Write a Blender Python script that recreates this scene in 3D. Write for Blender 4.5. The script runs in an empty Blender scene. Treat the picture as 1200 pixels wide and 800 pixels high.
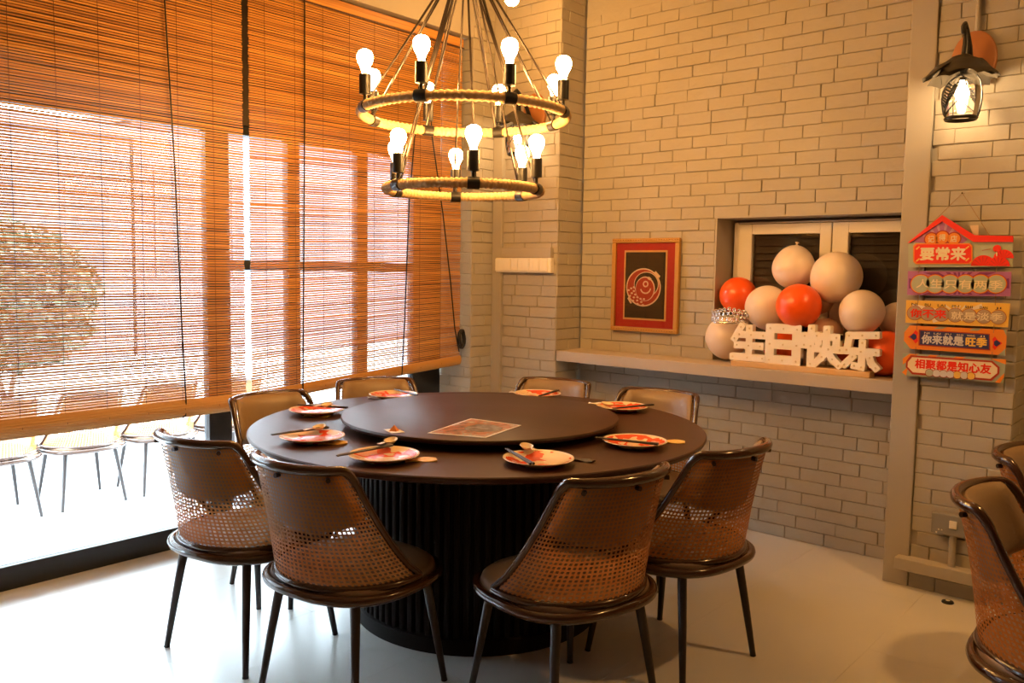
import bpy, bmesh, math, random
import numpy as np
from mathutils import Matrix, Vector
random.seed(7); PI = math.pi
S = bpy.context.scene; COL = S.collection

# ------------------------------------------------------------------ camera, world, exposure
FOC, YAW, PIT, ROL = 989.757, 0.711757, 0.0830736, 0.0147678      # focal length in px of a 1200x800 frame, angles in rad
EYE = np.array([0.0, 0.0, 1.39])
_f = np.array([-math.sin(YAW)*math.cos(PIT), math.cos(YAW)*math.cos(PIT), -math.sin(PIT)])
_r = np.array([math.cos(YAW), math.sin(YAW), 0.0]); _u = np.cross(_r, _f)
_r, _u = math.cos(ROL)*_r + math.sin(ROL)*_u, -math.sin(ROL)*_r + math.cos(ROL)*_u
cam = bpy.data.cameras.new('camera'); camo = bpy.data.objects.new('camera', cam); COL.objects.link(camo)
cam.sensor_width = 36; cam.lens = FOC*36/1200; cam.clip_start = .02; cam.clip_end = 200
camo.matrix_world = Matrix(((_r[0], _u[0], -_f[0], EYE[0]), (_r[1], _u[1], -_f[1], EYE[1]), (_r[2], _u[2], -_f[2], EYE[2]), (0, 0, 0, 1)))
S.camera = camo
w = bpy.data.worlds.new('daylight'); S.world = w; w.use_nodes = True
w.node_tree.nodes['Background'].inputs[0].default_value = (.74, .87, 1, 1)
w.node_tree.nodes['Background'].inputs[1].default_value = 31.0
S.view_settings.view_transform = 'Standard'; S.view_settings.look = 'None'; S.view_settings.exposure = 0.0
S.view_settings.gamma = 1; S.view_settings.use_curve_mapping = False
S.cycles.use_denoising = True
S.cycles.max_bounces = 10; S.cycles.transparent_max_bounces = 24; S.cycles.sample_clamp_indirect = 8
BULB_COL = (1, .51, .145); BULB_L = 192.0; SCONCE_L = 150.0; PENDANT_L = 500.0

def px(x, y, ax, val):
    """point where the ray through pixel (x, y) meets the plane  axis = val"""
    d = _f + (x-600)/FOC*_r - (y-400)/FOC*_u
    return EYE + (val-EYE[ax])/d[ax]*d
def sc(p): return float((np.asarray(p)-EYE) @ _f)/FOC     # metres per pixel at a point

# ------------------------------------------------------------------ materials
MATS = {}
def mat(name, col, rough=.6, metal=0, noise=None, bump=0, bscale=40, emis=None, spec=.5, alpha=None, coat=0, stretch=None, trans=0):
    if name in MATS: return MATS[name]
    m = bpy.data.materials.new(name); m.use_nodes = True; nt = m.node_tree; b = nt.nodes['Principled BSDF']
    b.inputs['Base Color'].default_value = (*col, 1); b.inputs['Roughness'].default_value = rough; b.inputs['Metallic'].default_value = metal
    b.inputs['Specular IOR Level'].default_value = spec; b.inputs['Coat Weight'].default_value = coat
    if trans: b.inputs['Transmission Weight'].default_value = trans
    if emis: b.inputs['Emission Color'].default_value = (*emis[0], 1); b.inputs['Emission Strength'].default_value = emis[1]
    tc = nt.nodes.new('ShaderNodeTexCoord'); mp = nt.nodes.new('ShaderNodeMapping'); nt.links.new(tc.outputs['Object'], mp.inputs[0])
    if stretch: mp.inputs['Scale'].default_value = stretch
    if noise:                                  # (scale, second colour, amount)
        n = nt.nodes.new('ShaderNodeTexNoise'); n.inputs['Scale'].default_value = noise[0]; n.inputs['Detail'].default_value = 5
        nt.links.new(mp.outputs[0], n.inputs['Vector'])
        r = nt.nodes.new('ShaderNodeValToRGB'); r.color_ramp.elements[0].position = .5-noise[2]; r.color_ramp.elements[1].position = .5+noise[2]
        r.color_ramp.elements[0].color = (*col, 1); r.color_ramp.elements[1].color = (*noise[1], 1)
        nt.links.new(n.outputs['Fac'], r.inputs[0]); nt.links.new(r.outputs[0], b.inputs['Base Color'])
    if bump:
        n2 = nt.nodes.new('ShaderNodeTexNoise'); n2.inputs['Scale'].default_value = bscale; n2.inputs['Detail'].default_value = 6
        nt.links.new(mp.outputs[0], n2.inputs['Vector']); bp = nt.nodes.new('ShaderNodeBump'); bp.inputs['Strength'].default_value = bump; bp.inputs['Distance'].default_value = .004
        nt.links.new(n2.outputs['Fac'], bp.inputs['Height']); nt.links.new(bp.outputs[0], b.inputs['Normal'])
    MATS[name] = m; return m
def world_coords(m):                           # let the pattern run on in metres over many pieces
    nt = m.node_tree; g = nt.nodes.new('ShaderNodeNewGeometry')
    mp = [n for n in nt.nodes if n.type == 'MAPPING'][0]; nt.links.new(g.outputs['Position'], mp.inputs[0]); return m
def glass_mat(name, tint=(.95, .98, .97), gloss=.9):
    m = bpy.data.materials.new(name); m.use_nodes = True; nt = m.node_tree; nt.nodes.clear()
    o = nt.nodes.new('ShaderNodeOutputMaterial'); t = nt.nodes.new('ShaderNodeBsdfTransparent'); g = nt.nodes.new('ShaderNodeBsdfGlossy'); x = nt.nodes.new('ShaderNodeMixShader'); f = nt.nodes.new('ShaderNodeFresnel')
    t.inputs[0].default_value = (*tint, 1); g.inputs['Roughness'].default_value = .02; g.inputs[0].default_value = (gloss,)*3+(1,); f.inputs[0].default_value = 1.45
    nt.links.new(f.outputs[0], x.inputs[0]); nt.links.new(t.outputs[0], x.inputs[1]); nt.links.new(g.outputs[0], x.inputs[2]); nt.links.new(x.outputs[0], o.inputs[0]); return m

PAINT = world_coords(mat('greige_paint', (.385, .338, .262), .62, noise=(1.3, (.435, .388, .308), .3), bump=.8, bscale=26))
SMOOTH = world_coords(mat('greige_plaster', (.40, .352, .278), .55, bump=.08, bscale=15))
SHELFM = world_coords(mat('greige_shelf', (.47, .39, .31), .5, bump=.05, bscale=20))
DARKW = mat('dark_brown_wall', (.13, .09, .06), .7)
CEIL = mat('ceiling_paint', (.55, .48, .40), .7)
TILE = world_coords(mat('pale_tile', (.60, .58, .55), .28, noise=(1.6, (.67, .65, .62), .35), bump=.03, bscale=12))
GROUT = mat('tile_joint', (.54, .52, .49), .8)
ALU = mat('black_aluminium', (.018, .018, .02), .38, .2)
GLASS = glass_mat('window_glass')
WALNUT = mat('dark_walnut', (.044, .018, .010), .38, noise=(3, (.062, .025, .014), .3), stretch=(1, 14, 1), spec=.35)
EBONY = mat('dark_slats', (.009, .006, .005), .7, spec=.2)
TUBE = mat('brown_lacquer', (.042, .016, .008), .18, noise=(6, (.065, .026, .012), .3), coat=.4)
LEG = mat('dark_leg', (.022, .012, .010), .32)
CANE = mat('woven_cane', (.30, .120, .035), .5, noise=(30, (.38, .165, .055), .3))
def see_through(m, amount):
    nt = m.node_tree; b = nt.nodes['Principled BSDF']; out = nt.nodes['Material Output']; t = nt.nodes.new('ShaderNodeBsdfTranslucent'); x = nt.nodes.new('ShaderNodeMixShader'); x.inputs[0].default_value = amount
    t.inputs[0].default_value = (.62, .25, .06, 1); nt.links.new(b.outputs[0], x.inputs[1]); nt.links.new(t.outputs[0], x.inputs[2]); nt.links.new(x.outputs[0], out.inputs[0])
see_through(CANE, .45)
LEATHER = mat('taupe_leatherette', (.235, .155, .088), .42, noise=(5, (.265, .18, .105), .3), bump=.1, bscale=160)
BLACK = mat('black_metal', (.02, .018, .017), .35, .3)
BOLT = mat('bolt', (.05, .03, .02), .3, .6)
ROPE = mat('hemp_rope', (.47, .30, .13), .9, noise=(90, (.60, .41, .2), .3), bump=.5, bscale=260)
STEEL = mat('dark_steel_rod', (.07, .055, .045), .3, .8)
BULB = mat('lit_bulb', (1, .8, .5), .3, emis=(BULB_COL, BULB_L))
SBULB = mat('lit_lantern_bulb', (1, .8, .5), .3, emis=((1, .66, .32), SCONCE_L))
WHITEP = mat('ivory_plastic', (.80, .74, .62), .35)
GREYP = mat('grey_box', (.25, .24, .22), .45)
GOLD = mat('gilt_wood', (.52, .27, .06), .38, .35, bump=.5, bscale=90)
REDMAT = mat('red_mount', (.42, .008, .006), .6)
BLACKF = mat('black_cloth', (.035, .025, .018), .9)
CREAM = mat('cream_print', (.80, .62, .46), .6)
LOGOR = mat('dark_red_print', (.40, .035, .02), .6)
CLEAR = glass_mat('clear_glass', (.99, .99, .99), .8)
WFRAME = mat('white_painted_wood', (.80, .73, .63), .4, bump=.06, bscale=25)
DARKPANE = mat('dark_louver', (.035, .022, .015), .35)
BRED = mat('orange_red_latex', (.90, .105, .010), .28, spec=.5)
BCRE = mat('cream_latex', (.80, .66, .55), .32)
BPINK = mat('translucent_pink_latex', (.80, .50, .36), .3, trans=.35)
SILVER = mat('silver_wire', (.75, .72, .7), .2, .9)
LETTER = mat('marquee_plastic', (.92, .86, .78), .45)
LBULB = mat('marquee_bulb', (.84, .72, .56), .2)
LBASE = mat('pale_wood', (.62, .40, .20), .5, noise=(2, (.68, .45, .24), .3), stretch=(1, 1, 25))
STICK = mat('dark_chopstick', (.022, .014, .014), .35)
SPOON = mat('cream_china', (.78, .62, .38), .25)
PACKET = mat('gold_wrapper', (.62, .36, .05), .4, noise=(40, (.75, .52, .16), .25))
PAPER = mat('white_paper', (.82, .80, .76), .7)
TERR = mat('pale_terrace', (.55, .55, .56), .12)
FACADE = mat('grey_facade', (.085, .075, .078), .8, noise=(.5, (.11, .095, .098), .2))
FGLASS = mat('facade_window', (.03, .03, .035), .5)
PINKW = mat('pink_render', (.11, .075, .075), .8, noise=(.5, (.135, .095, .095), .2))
LEAFM = mat('shrub_leaf', (.018, .030, .006), .6, noise=(6, (.035, .05, .012), .3))
SOIL = mat('planter_grey', (.35, .33, .31), .8)

def slat_mat():
    m = bpy.data.materials.new('bamboo_slat'); m.use_nodes = True; nt = m.node_tree; b = nt.nodes['Principled BSDF']; out = nt.nodes['Material Output']
    g = nt.nodes.new('ShaderNodeNewGeometry'); mp = nt.nodes.new('ShaderNodeMapping'); mp.inputs['Scale'].default_value = (0, .9, 60)
    nt.links.new(g.outputs['Position'], mp.inputs[0]); n = nt.nodes.new('ShaderNodeTexNoise'); n.inputs['Scale'].default_value = 1; n.inputs['Detail'].default_value = 4
    nt.links.new(mp.outputs[0], n.inputs['Vector']); r = nt.nodes.new('ShaderNodeValToRGB')
    r.color_ramp.elements[0].position = .3; r.color_ramp.elements[0].color = (.30, .105, .018, 1); r.color_ramp.elements[1].position = .7; r.color_ramp.elements[1].color = (.74, .34, .06, 1)
    nt.links.new(n.outputs['Fac'], r.inputs[0]); nt.links.new(r.outputs[0], b.inputs['Base Color']); b.inputs['Roughness'].default_value = .45
    t = nt.nodes.new('ShaderNodeBsdfTranslucent'); nt.links.new(r.outputs[0], t.inputs[0]); x = nt.nodes.new('ShaderNodeMixShader'); x.inputs[0].default_value = .06
    nt.links.new(b.outputs[0], x.inputs[1]); nt.links.new(t.outputs[0], x.inputs[2]); nt.links.new(x.outputs[0], out.inputs[0]); return m
SLAT = slat_mat()
ROLLM = mat('bamboo_roll', (.42, .20, .05), .45, noise=(1, (.55, .29, .085), .3), stretch=(1, 1, 1))

def plate_mat():
    m = bpy.data.materials.new('plate_print'); m.use_nodes = True; nt = m.node_tree; b = nt.nodes['Principled BSDF']; b.inputs['Roughness'].default_value = .2
    tc = nt.nodes.new('ShaderNodeTexCoord'); oi = nt.nodes.new('ShaderNodeObjectInfo'); ad = nt.nodes.new('ShaderNodeVectorMath'); ad.operation = 'ADD'
    nt.links.new(tc.outputs['Object'], ad.inputs[0]); nt.links.new(oi.outputs['Location'], ad.inputs[1])
    n = nt.nodes.new('ShaderNodeTexNoise'); n.inputs['Scale'].default_value = 11; n.inputs['Detail'].default_value = 2.5; nt.links.new(ad.outputs[0], n.inputs['Vector'])
    r = nt.nodes.new('ShaderNodeValToRGB'); r.color_ramp.interpolation = 'CONSTANT'; e = r.color_ramp.elements
    e[0].color = (.78, .58, .34, 1); e[1].position = .47; e[1].color = (.72, .075, .02, 1); k = e.new(.60); k.color = (.74, .36, .26, 1)
    nt.links.new(n.outputs['Fac'], r.inputs[0])
    ln = nt.nodes.new('ShaderNodeVectorMath'); ln.operation = 'LENGTH'; sx = nt.nodes.new('ShaderNodeVectorMath'); sx.operation = 'MULTIPLY'; sx.inputs[1].default_value = (1, 1, 0)
    nt.links.new(tc.outputs['Object'], sx.inputs[0]); nt.links.new(sx.outputs[0], ln.inputs[0]); gt = nt.nodes.new('ShaderNodeMath'); gt.operation = 'GREATER_THAN'; gt.inputs[1].default_value = .108
    nt.links.new(ln.outputs['Value'], gt.inputs[0]); mx = nt.nodes.new('ShaderNodeMix'); mx.data_type = 'RGBA'; nt.links.new(gt.outputs[0], mx.inputs[0]); nt.links.new(r.outputs[0], mx.inputs[6]); mx.inputs[7].default_value = (.80, .66, .48, 1)
    nt.links.new(mx.outputs[2], b.inputs['Base Color']); return m
PLATE = plate_mat()
def menu_mat():
    m = mat('printed_menu', (.55, .42, .3), .3); nt = m.node_tree; b = nt.nodes['Principled BSDF']; tc = nt.nodes.new('ShaderNodeTexCoord')
    n = nt.nodes.new('ShaderNodeTexNoise'); n.inputs['Scale'].default_value = 24; n.inputs['Detail'].default_value = 4; nt.links.new(tc.outputs['Object'], n.inputs['Vector'])
    r = nt.nodes.new('ShaderNodeValToRGB'); e = r.color_ramp.elements; e[0].position = .33; e[0].color = (.05, .03, .02, 1); e[1].position = .68; e[1].color = (.60, .50, .36, 1)
    for p, c_ in ((.43, (.25, .13, .05, 1)), (.52, (.5, .15, .06, 1)), (.6, (.30, .30, .28, 1))): k = e.new(p); k.color = c_
    nt.links.new(n.outputs['Fac'], r.inputs[0]); nt.links.new(r.outputs[0], b.inputs['Base Color']); return m
MENU = menu_mat()

# ------------------------------------------------------------------ mesh helpers
class MB:
    def __init__(s): s.v = []; s.f = []
    def add(s, v, f):
        o = len(s.v); s.v += [tuple(map(float, p)) for p in v]; s.f += [tuple(i+o for i in q) for q in f]; return s
    def box(s, x0, x1, y0, y1, z0, z1):
        v = [(x, y, z) for z in (z0, z1) for y in (y0, y1) for x in (x0, x1)]
        return s.add(v, [(0, 2, 3, 1), (4, 5, 7, 6), (0, 1, 5, 4), (2, 6, 7, 3), (0, 4, 6, 2), (1, 3, 7, 5)])
    def bbox(s, x0, x1, y0, y1, z0, z1, b=.004):       # box with bevelled edges
        b = min(b, (x1-x0)*.45, (y1-y0)*.45, (z1-z0)*.45); bm = bmesh.new(); bmesh.ops.create_cube(bm, size=1)
        for q in bm.verts: q.co = Vector(((x0+x1)/2+q.co.x*(x1-x0), (y0+y1)/2+q.co.y*(y1-y0), (z0+z1)/2+q.co.z*(z1-z0)))
        bmesh.ops.bevel(bm, geom=bm.edges[:], offset=b, segments=2, affect='EDGES', profile=.5); bm.verts.index_update()
        s.add([q.co for q in bm.verts], [[q.index for q in f.verts] for f in bm.faces]); bm.free(); return s
    def tube(s, pts, r, n=10, closed=False, cap=True, flat=1.0):
        P = [np.array(p, float) for p in pts]; N = len(P); rr = r if hasattr(r, '__len__') else [r]*N
        T = []
        for i in range(N):
            a = P[(i-1) % N] if (closed or i) else P[i]; b = P[(i+1) % N] if (closed or i < N-1) else P[i]
            t = b-a; T.append(t/(np.linalg.norm(t)+1e-12))
        up = np.array([0, 0, 1.]) if abs(T[0][2]) < .9 else np.array([1., 0, 0])
        u = np.cross(up, T[0]); u /= np.linalg.norm(u); V = []
        for i in range(N):
            u = u-T[i]*(u@T[i]); u /= np.linalg.norm(u); w_ = np.cross(T[i], u)
            for k in range(n): a = 2*PI*k/n; V.append(P[i]+rr[i]*(math.cos(a)*u*flat+math.sin(a)*w_))
        F = []
        for i in range(N if closed else N-1):
            j = (i+1) % N
            for k in range(n): F.append((i*n+k, i*n+(k+1) % n, j*n+(k+1) % n, j*n+k))
        if cap and not closed: F += [tuple(range(n))[::-1], tuple((N-1)*n+k for k in range(n))]
        return s.add(V, F)
    def lathe(s, prof, n=24, c=(0, 0, 0)):             # prof [(r, z)] about z
        V = []; F = []; m = len(prof)
        for r, z in prof:
            for k in range(n): a = 2*PI*k/n; V.append((c[0]+r*math.cos(a), c[1]+r*math.sin(a), c[2]+z))
        for i in range(m-1):
            for k in range(n): F.append((i*n+k, i*n+(k+1) % n, (i+1)*n+(k+1) % n, (i+1)*n+k))
        if prof[0][0] > 1e-6: F.append(tuple(range(n))[::-1])
        if prof[-1][0] > 1e-6: F.append(tuple((m-1)*n+k for k in range(n)))
        return s.add(V, F)
    def prism(s, poly, y0, y1):                        # polygon in (x, z) extruded along y
        n = len(poly); a = sum(poly[i][0]*poly[(i+1) % n][1]-poly[(i+1) % n][0]*poly[i][1] for i in range(n))
        if a < 0: poly = poly[::-1]
        V = [(p[0], y0, p[1]) for p in poly]+[(p[0], y1, p[1]) for p in poly]
        return s.add(V, [tuple(range(n)), tuple(range(2*n-1, n-1, -1))]+[(i, i+n, (i+1) % n+n, (i+1) % n) for i in range(n)])
    def grid(s, fn, nu, nv, closed=False):
        V = [fn(i/(nu-1) if not closed else i/nu, j/(nv-1)) for j in range(nv) for i in range(nu)]
        F = [(j*nu+i, j*nu+(i+1) % nu, (j+1)*nu+(i+1) % nu, (j+1)*nu+i) for j in range(nv-1) for i in range(nu if closed else nu-1)]
        return s.add(V, F)
    def mesh(s, name, m, smooth=None):
        me = bpy.data.meshes.new(name); me.from_pydata(s.v, [], s.f); me.materials.append(m); me.update()
        if smooth is not None:
            me.shade_smooth() if hasattr(me, 'shade_smooth') else None
            if smooth < 180:
                try: me.set_sharp_from_angle(angle=math.radians(smooth))
                except Exception: pass
        return me
    def build(s, name, m, parent=None, smooth=None, loc=None):
        return link(name, s.mesh(name, m, smooth), parent, loc)
def link(name, data, parent=None, loc=None, rot=None):
    o = bpy.data.objects.new(name, data); COL.objects.link(o)
    if parent is not None: o.parent = parent
    if loc is not None: o.location = loc
    if rot is not None: o.rotation_euler = rot
    return o
def tag(o, label, cat, group=None):
    o['label'] = label; o['category'] = cat
    if group: o['group'] = group
    return o
def thing(name, label, cat, loc=(0, 0, 0), rz=0, group=None):
    o = link(name, None, None, loc, (0, 0, rz)); o.empty_display_size = .05; return tag(o, label, cat, group)
def struct(o): o['kind'] = 'structure'; return o
def stuff(o): o['kind'] = 'stuff'; return o
def copy_tree(o, parent=None):
    c = o.copy(); COL.objects.link(c)
    if parent is not None: c.parent = parent
    for ch in list(o.children): copy_tree(ch, c)
    return c

# ------------------------------------------------------------------ lettering: every text as a flat mesh, made while the scene is small
def text_mesh(body, bold=.0, depth=.0006):
    cu = bpy.data.curves.new('lettering', 'FONT'); cu.body = body; cu.size = 1; cu.offset = bold; cu.align_x = 'CENTER'; cu.align_y = 'CENTER'; cu.resolution_u = 3
    o = bpy.data.objects.new('lettering', cu); COL.objects.link(o); dg = bpy.context.evaluated_depsgraph_get(); dg.update()
    me = bpy.data.meshes.new_from_object(o.evaluated_get(dg)); bpy.data.objects.remove(o); bpy.data.curves.remove(cu)
    co = np.array([v.co for v in me.vertices]); F = [tuple(p.vertices) for p in me.polygons]; bpy.data.meshes.remove(me)
    mn, mx = co.min(0), co.max(0); co = co-(mn+mx)/2
    return co[:, :2], F, (mx-mn)[:2]
TXT = {}
def txt(body, bold=.0):
    k = (body, bold)
    if k not in TXT: TXT[k] = text_mesh(body, bold)
    return TXT[k]
def put_text(name, body, m, x, z, y, width, height, parent, bold=.0, lab=None):
    co, F, (wd, ht) = txt(body); mb = MB(); g = bold*height
    for i_, (dx, dz) in enumerate(((0, 0), (g, 0), (-g, 0), (0, g), (0, -g)) if bold else ((0, 0),)):   # strokes thickened by overlaid shifted copies
        mb.add([(x+c[0]*width/wd+dx, y-.00004*i_, z+c[1]*height/ht+dz) for c in co], F)
    o = mb.build(name, m, parent)
    if lab: o['label'] = lab
    return o
for b_, k_ in (('要常来', .03), ('人生只有两季', .012), ('你不来', .03), ('就是淡季', .02), ('你来就是', .03), ('旺季', .03), ('相聚都是知心友', .03), ('记', .02), ('得', .02), ('店', .02), ('NI', .02), ('BU', .02), ('LAI', .02), ('JIU', .02), ('SHI', .02), ('DAN', .02), ('JI', .02), ('WANG', .02)): txt(b_)

# ------------------------------------------------------------------ the room
YB, YC, YA, YG = 4.275, 4.035, 3.824, 3.990            # brick fronts: back wall, corner pier, reveal, right pier
XB, XD, XG = -3.642, -3.130, -.690
ZC = 3.25
# floor of large tiles
TERZ = -.28
floor = struct(MB().box(-3.98, 2.7, -2.4, 4.6, -.30, -.004).build('floor', GROUT))
tw, tl = .6, 1.2; x0 = float(px(200, 775, 2, 0)[0]); nx0 = int((x0+3.97)/tw)+1; tmesh = {}
for i in range(-nx0, 12):
    for j in range(-2, 5):
        a, b = x0+i*tw, x0+(i+1)*tw; c0 = j*tl+(.6 if i % 2 else 0)+.2; d = c0+tl
        a, b, c0, d = max(a, -3.955), min(b, 2.69), max(c0, -2.39), min(d, 4.59)
        if b-a < .05 or d-c0 < .05: continue
        key = (round(b-a, 3), round(d-c0, 3))
        if key not in tmesh: tmesh[key] = MB().bbox(-key[0]/2+.0003, key[0]/2-.0003, -key[1]/2+.0003, key[1]/2-.0003, -.0045, 0, .0003).mesh('tile', TILE)
        link('tile', tmesh[key], floor, ((a+b)/2, (c0+d)/2, 0))
struct(MB().box(-4.0, 2.7, -2.4, 4.7, ZC, ZC+.1).build('ceiling', CEIL))
struct(MB().box(2.6, 2.7, -2.4, 4.7, 0, ZC).build('wall_right', DARKW))
struct(MB().box(-4.0, 2.7, -2.5, -2.4, 0, ZC).build('wall_front', DARKW))
wl = MB(); wl.box(-4.0, XB, -2.4, YA, 2.80, ZC); wl.box(-4.0, XB, -2.4, .05, 0, 2.80)
struct(wl.build('wall_left', SMOOTH))

# brick walls: a base with its bricks proud of it; each brick in sight is a piece of its own
def brick_mesh(L, H, D, sd):
    r = random.Random(sd); j = lambda a: r.uniform(-a, a); b = .0024
    V = [(sx*L/2, D, sz*H/2) for sx, sz in ((-1, -1), (1, -1), (1, 1), (-1, 1))]
    V += [(sx*L/2+j(.0012), .004+j(.001), sz*H/2+j(.0012)) for sx, sz in ((-1, -1), (1, -1), (1, 1), (-1, 1))]
    V += [(sx*(L/2-b)+j(.001), j(.0016), sz*(H/2-b)+j(.001)) for sx, sz in ((-1, -1), (1, -1), (1, 1), (-1, 1))]
    F = [(8, 9, 10, 11)]
    for k in range(4): n = (k+1) % 4; F += [(k, n, n+4, k+4), (k+4, n+4, n+8, k+8)]
    return V, F
CH, BL = .0652, .2075
BM = {}
def brick_face(parent, org, ang, u0, u1, z0, z1, holes=(), show=lambda u, z: True, seed=1, cap=300):
    """bricks on a face: org is the world point of u = 0, the face's own x runs along u and its own -y is the outward normal"""
    R = random.Random(seed); rest = MB(); ca, sa = math.cos(ang), math.sin(ang); row = 0; z = z0; todo = []
    while z < z1-.012:
        h = min(CH, z1-z); off = (0 if row % 2 else BL/2)+R.uniform(-.03, .03); u = u0-off
        while u < u1:
            L = BL*R.choice((1, 1, 1, 1, 1, 1.02, .97, .5 if R.random() < .12 else 1)); a, b = max(u, u0), min(u+L, u1); u += L
            segs = [(a, b)]
            for (h0, h1, k0, k1) in holes:
                if z+h*.5 > k0 and z+h*.5 < k1:
                    ns = []
                    for (p, q) in segs:
                        if q <= h0 or p >= h1: ns.append((p, q)); continue
                        if p < h0: ns.append((p, h0))
                        if q > h1: ns.append((h1, q))
                    segs = ns
            for p, q in segs:
                if q-p > .018: todo.append(((p+q)/2, z+h/2, q-p, h))
        z += h; row += 1
    n = 0
    for (uc, zc, L, h) in todo:
        g1, g2 = R.choice((0, .0002, R.uniform(.001, .0036))), R.choice((.0001, R.uniform(.0004, .0018), R.uniform(.0016, .0048))); L2, h2 = round(L-g1-.0008, 4), round(h-g2-.0004, 4); prd = R.uniform(-.0022, .0022); tilt = R.uniform(-.004, .004)
        if show(uc, zc) and n < cap:
            key = (round(L2*1000), round(h2*2000), R.randrange(3))
            if key not in BM: V, F = brick_mesh(L2, h2, .0125, hash(key) % 1000); BM[key] = MB().add(V, F).mesh('brick', PAINT)
            ox, oz = uc, zc; o = link('brick', BM[key], parent, (org[0]+ca*ox+sa*prd, org[1]+sa*ox-ca*prd, oz), (0, tilt, ang)); n += 1
        else:
            V, F = brick_mesh(L2, h2, .0125, R.randrange(999)); rest.add([(org[0]+ca*(x+uc)-sa*y, org[1]+sa*(x+uc)+ca*y, zz+zc) for x, y, zz in V], F)
    if rest.v: stuff(rest.build('bricks', PAINT, parent))

RX0, RX1, RZ0, RZ1 = -2.21, -1.08, .915, 1.695          # recess of the small window
e = .0115
wb = MB(); wb.box(XD, RX0-e, YB+e, YB+.3, 0, ZC); wb.box(RX0-e, RX1, YB+e, YB+.3, 0, RZ0-.002); wb.box(RX0-e, RX1, YB+e, YB+.3, RZ1+e, ZC); wb.box(RX1, -1.0, YB+e, YB+.3, 0, ZC)
wb.box(RX0-e, RX1, YB+.26, YB+.3, RZ0-.002, RZ1+e)
wall_back = struct(wb.build('wall_back', PAINT))
brick_face(wall_back, (0, YB, 0), 0, XD+.004, -1.168, 0, 2.93, holes=((RX0-.010, RX1, RZ0-.01, RZ1+.006), (-3.13, -1.1, .85, .915)),
           show=lambda u, z: z < 2.47+(-1.17-u)*.105 and not (z < .62 and u < -2.0) and not (z < .36 and u < -1.85), seed=3)
# smooth lining of the recess
lin = MB(); lin.box(RX0-e+.001, RX0, YB-.002, YB+.25, RZ0+.001, RZ1); lin.box(RX0-e+.001, RX1-.001, YB-.002, YB+.25, RZ1, RZ1+e-.001)
struct(lin.build('trim_1', SMOOTH))
# stepped corner beside the big window
wc = MB(); wc.box(-4.0, XB-e, YA+e, YB+.3, 0, ZC); wc.box(XB-e, XD-e, YC+e, YB+.3, 0, ZC)
wall_corner = struct(wc.build('wall_corner', PAINT))
brick_face(wall_corner, (0, YA, 0), 0, -3.93, XB, 0, 2.80, show=lambda u, z: .6 < z, seed=5, cap=80)
brick_face(wall_corner, (XB, 0, 0), PI/2, YA, YC-.004, 0, 3.1, show=lambda u, z: .55 < z < 3.0, seed=6, cap=80)
brick_face(wall_corner, (0, YC, 0), 0, XB+.075, XD, 0, 3.1, show=lambda u, z: .6 < z < 2.95, seed=8, cap=140)
brick_face(wall_corner, (XD, 0, 0), PI/2, YC, YB-.004, 0, 3.1, show=lambda u, z: .6 < z < 2.95, seed=9, cap=80)
# smooth pillar, right pier, wall beyond
PX0, PX1, PY = -1.168, -1.060, 3.980
struct(MB().bbox(PX0, PX1, PY, YB+.011, 0, ZC, .004).build('trim_2', SMOOTH))
wg = MB(); wg.box(PX1, XG-e, YG+e, 4.62, 0, ZC)
wall_pier = struct(wg.build('wall_pier', PAINT))
brick_face(wall_pier, (0, YG, 0), 0, PX1+.002, XG, 0, 2.9, show=lambda u, z: z < 2.62, seed=12, cap=140)
brick_face(wall_pier, (XG, 0, 0), PI/2, YG, 4.30, 0, 2.9, show=lambda u, z: .7 < z < 2.2, seed=13, cap=80)
wallf = struct(MB().box(XG-e, 2.7, 4.31, 4.62, 0, ZC).build('wall_far', PAINT))
brick_face(wallf, (0, 4.30, 0), 0, XG, 0.2, 0, 2.9, show=lambda u, z: False, seed=14)
# ledge, shelf
ledge = struct(MB().bbox(PX1-.045, 0.1, 3.925, YG+.004, .085, .140, .004).build('trim_3', SMOOTH))
struct(MB().bbox(XD+.001, PX0-.001, 4.040, YB+.185, .852, .915, .003).build('trim_4', SHELFM))
# cable trunking on the corner pier
struct(MB().bbox(XB+.002, XB+.078, YC-.022, YC+.01, 0, 3.2, .003).build('trim_5', SMOOTH))
struct(MB().bbox(XB+.085, XD-.03, YC-.030, YC+.01, 1.474, 1.535, .003).build('trim_6', SMOOTH))
struct(MB().tube([(-.905, YG-.012, 2.36), (-.905, YG-.012, 3.2)], .010, 10).build('trim_7', SMOOTH, smooth=40))

# ------------------------------------------------------------------ big window
WX = -3.905
win = struct(link('window_1', None, None, (WX, 2.0, 0)))
def wpart(name, y0, y1, z0, z1, d0=-.055, d1=0, m=ALU): return MB().bbox(d0, d1, y0-2, y1-2, z0, z1, .003).build(name, m, win)
wpart('bottom_rail', .05, 3.815, 0, .104, -.06)
wpart('top_rail', .05, 3.815, 2.060, 2.110)
for a, b in ((.05, .15), (2.199, 2.325), (2.672, 2.748), (3.142, 3.218), (3.580, 3.815)): wpart('window_post', a, b, .104, 2.06)
for a, b in ((2.325, 2.672), (2.748, 3.142), (3.218, 3.580)): wpart('middle_rail', a, b, 1.377, 1.426, -.05, -.005)
for a, b, c0, d in ((.15, 2.199, .104, 2.06), (2.325, 2.672, .104, 1.377), (2.325, 2.672, 1.426, 2.06), (2.748, 3.142, .104, 1.377), (2.748, 3.142, 1.426, 2.06), (3.218, 3.58, .104, 1.377), (3.218, 3.58, 1.426, 2.06)):
    wpart('pane', a, b, c0, d, -.032, -.026, GLASS)
wpart('fascia_panel', .05, 3.815, 2.11, 2.80, -.04, -.005, mat('brown_fascia', (.10, .07, .045), .7))

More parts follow.
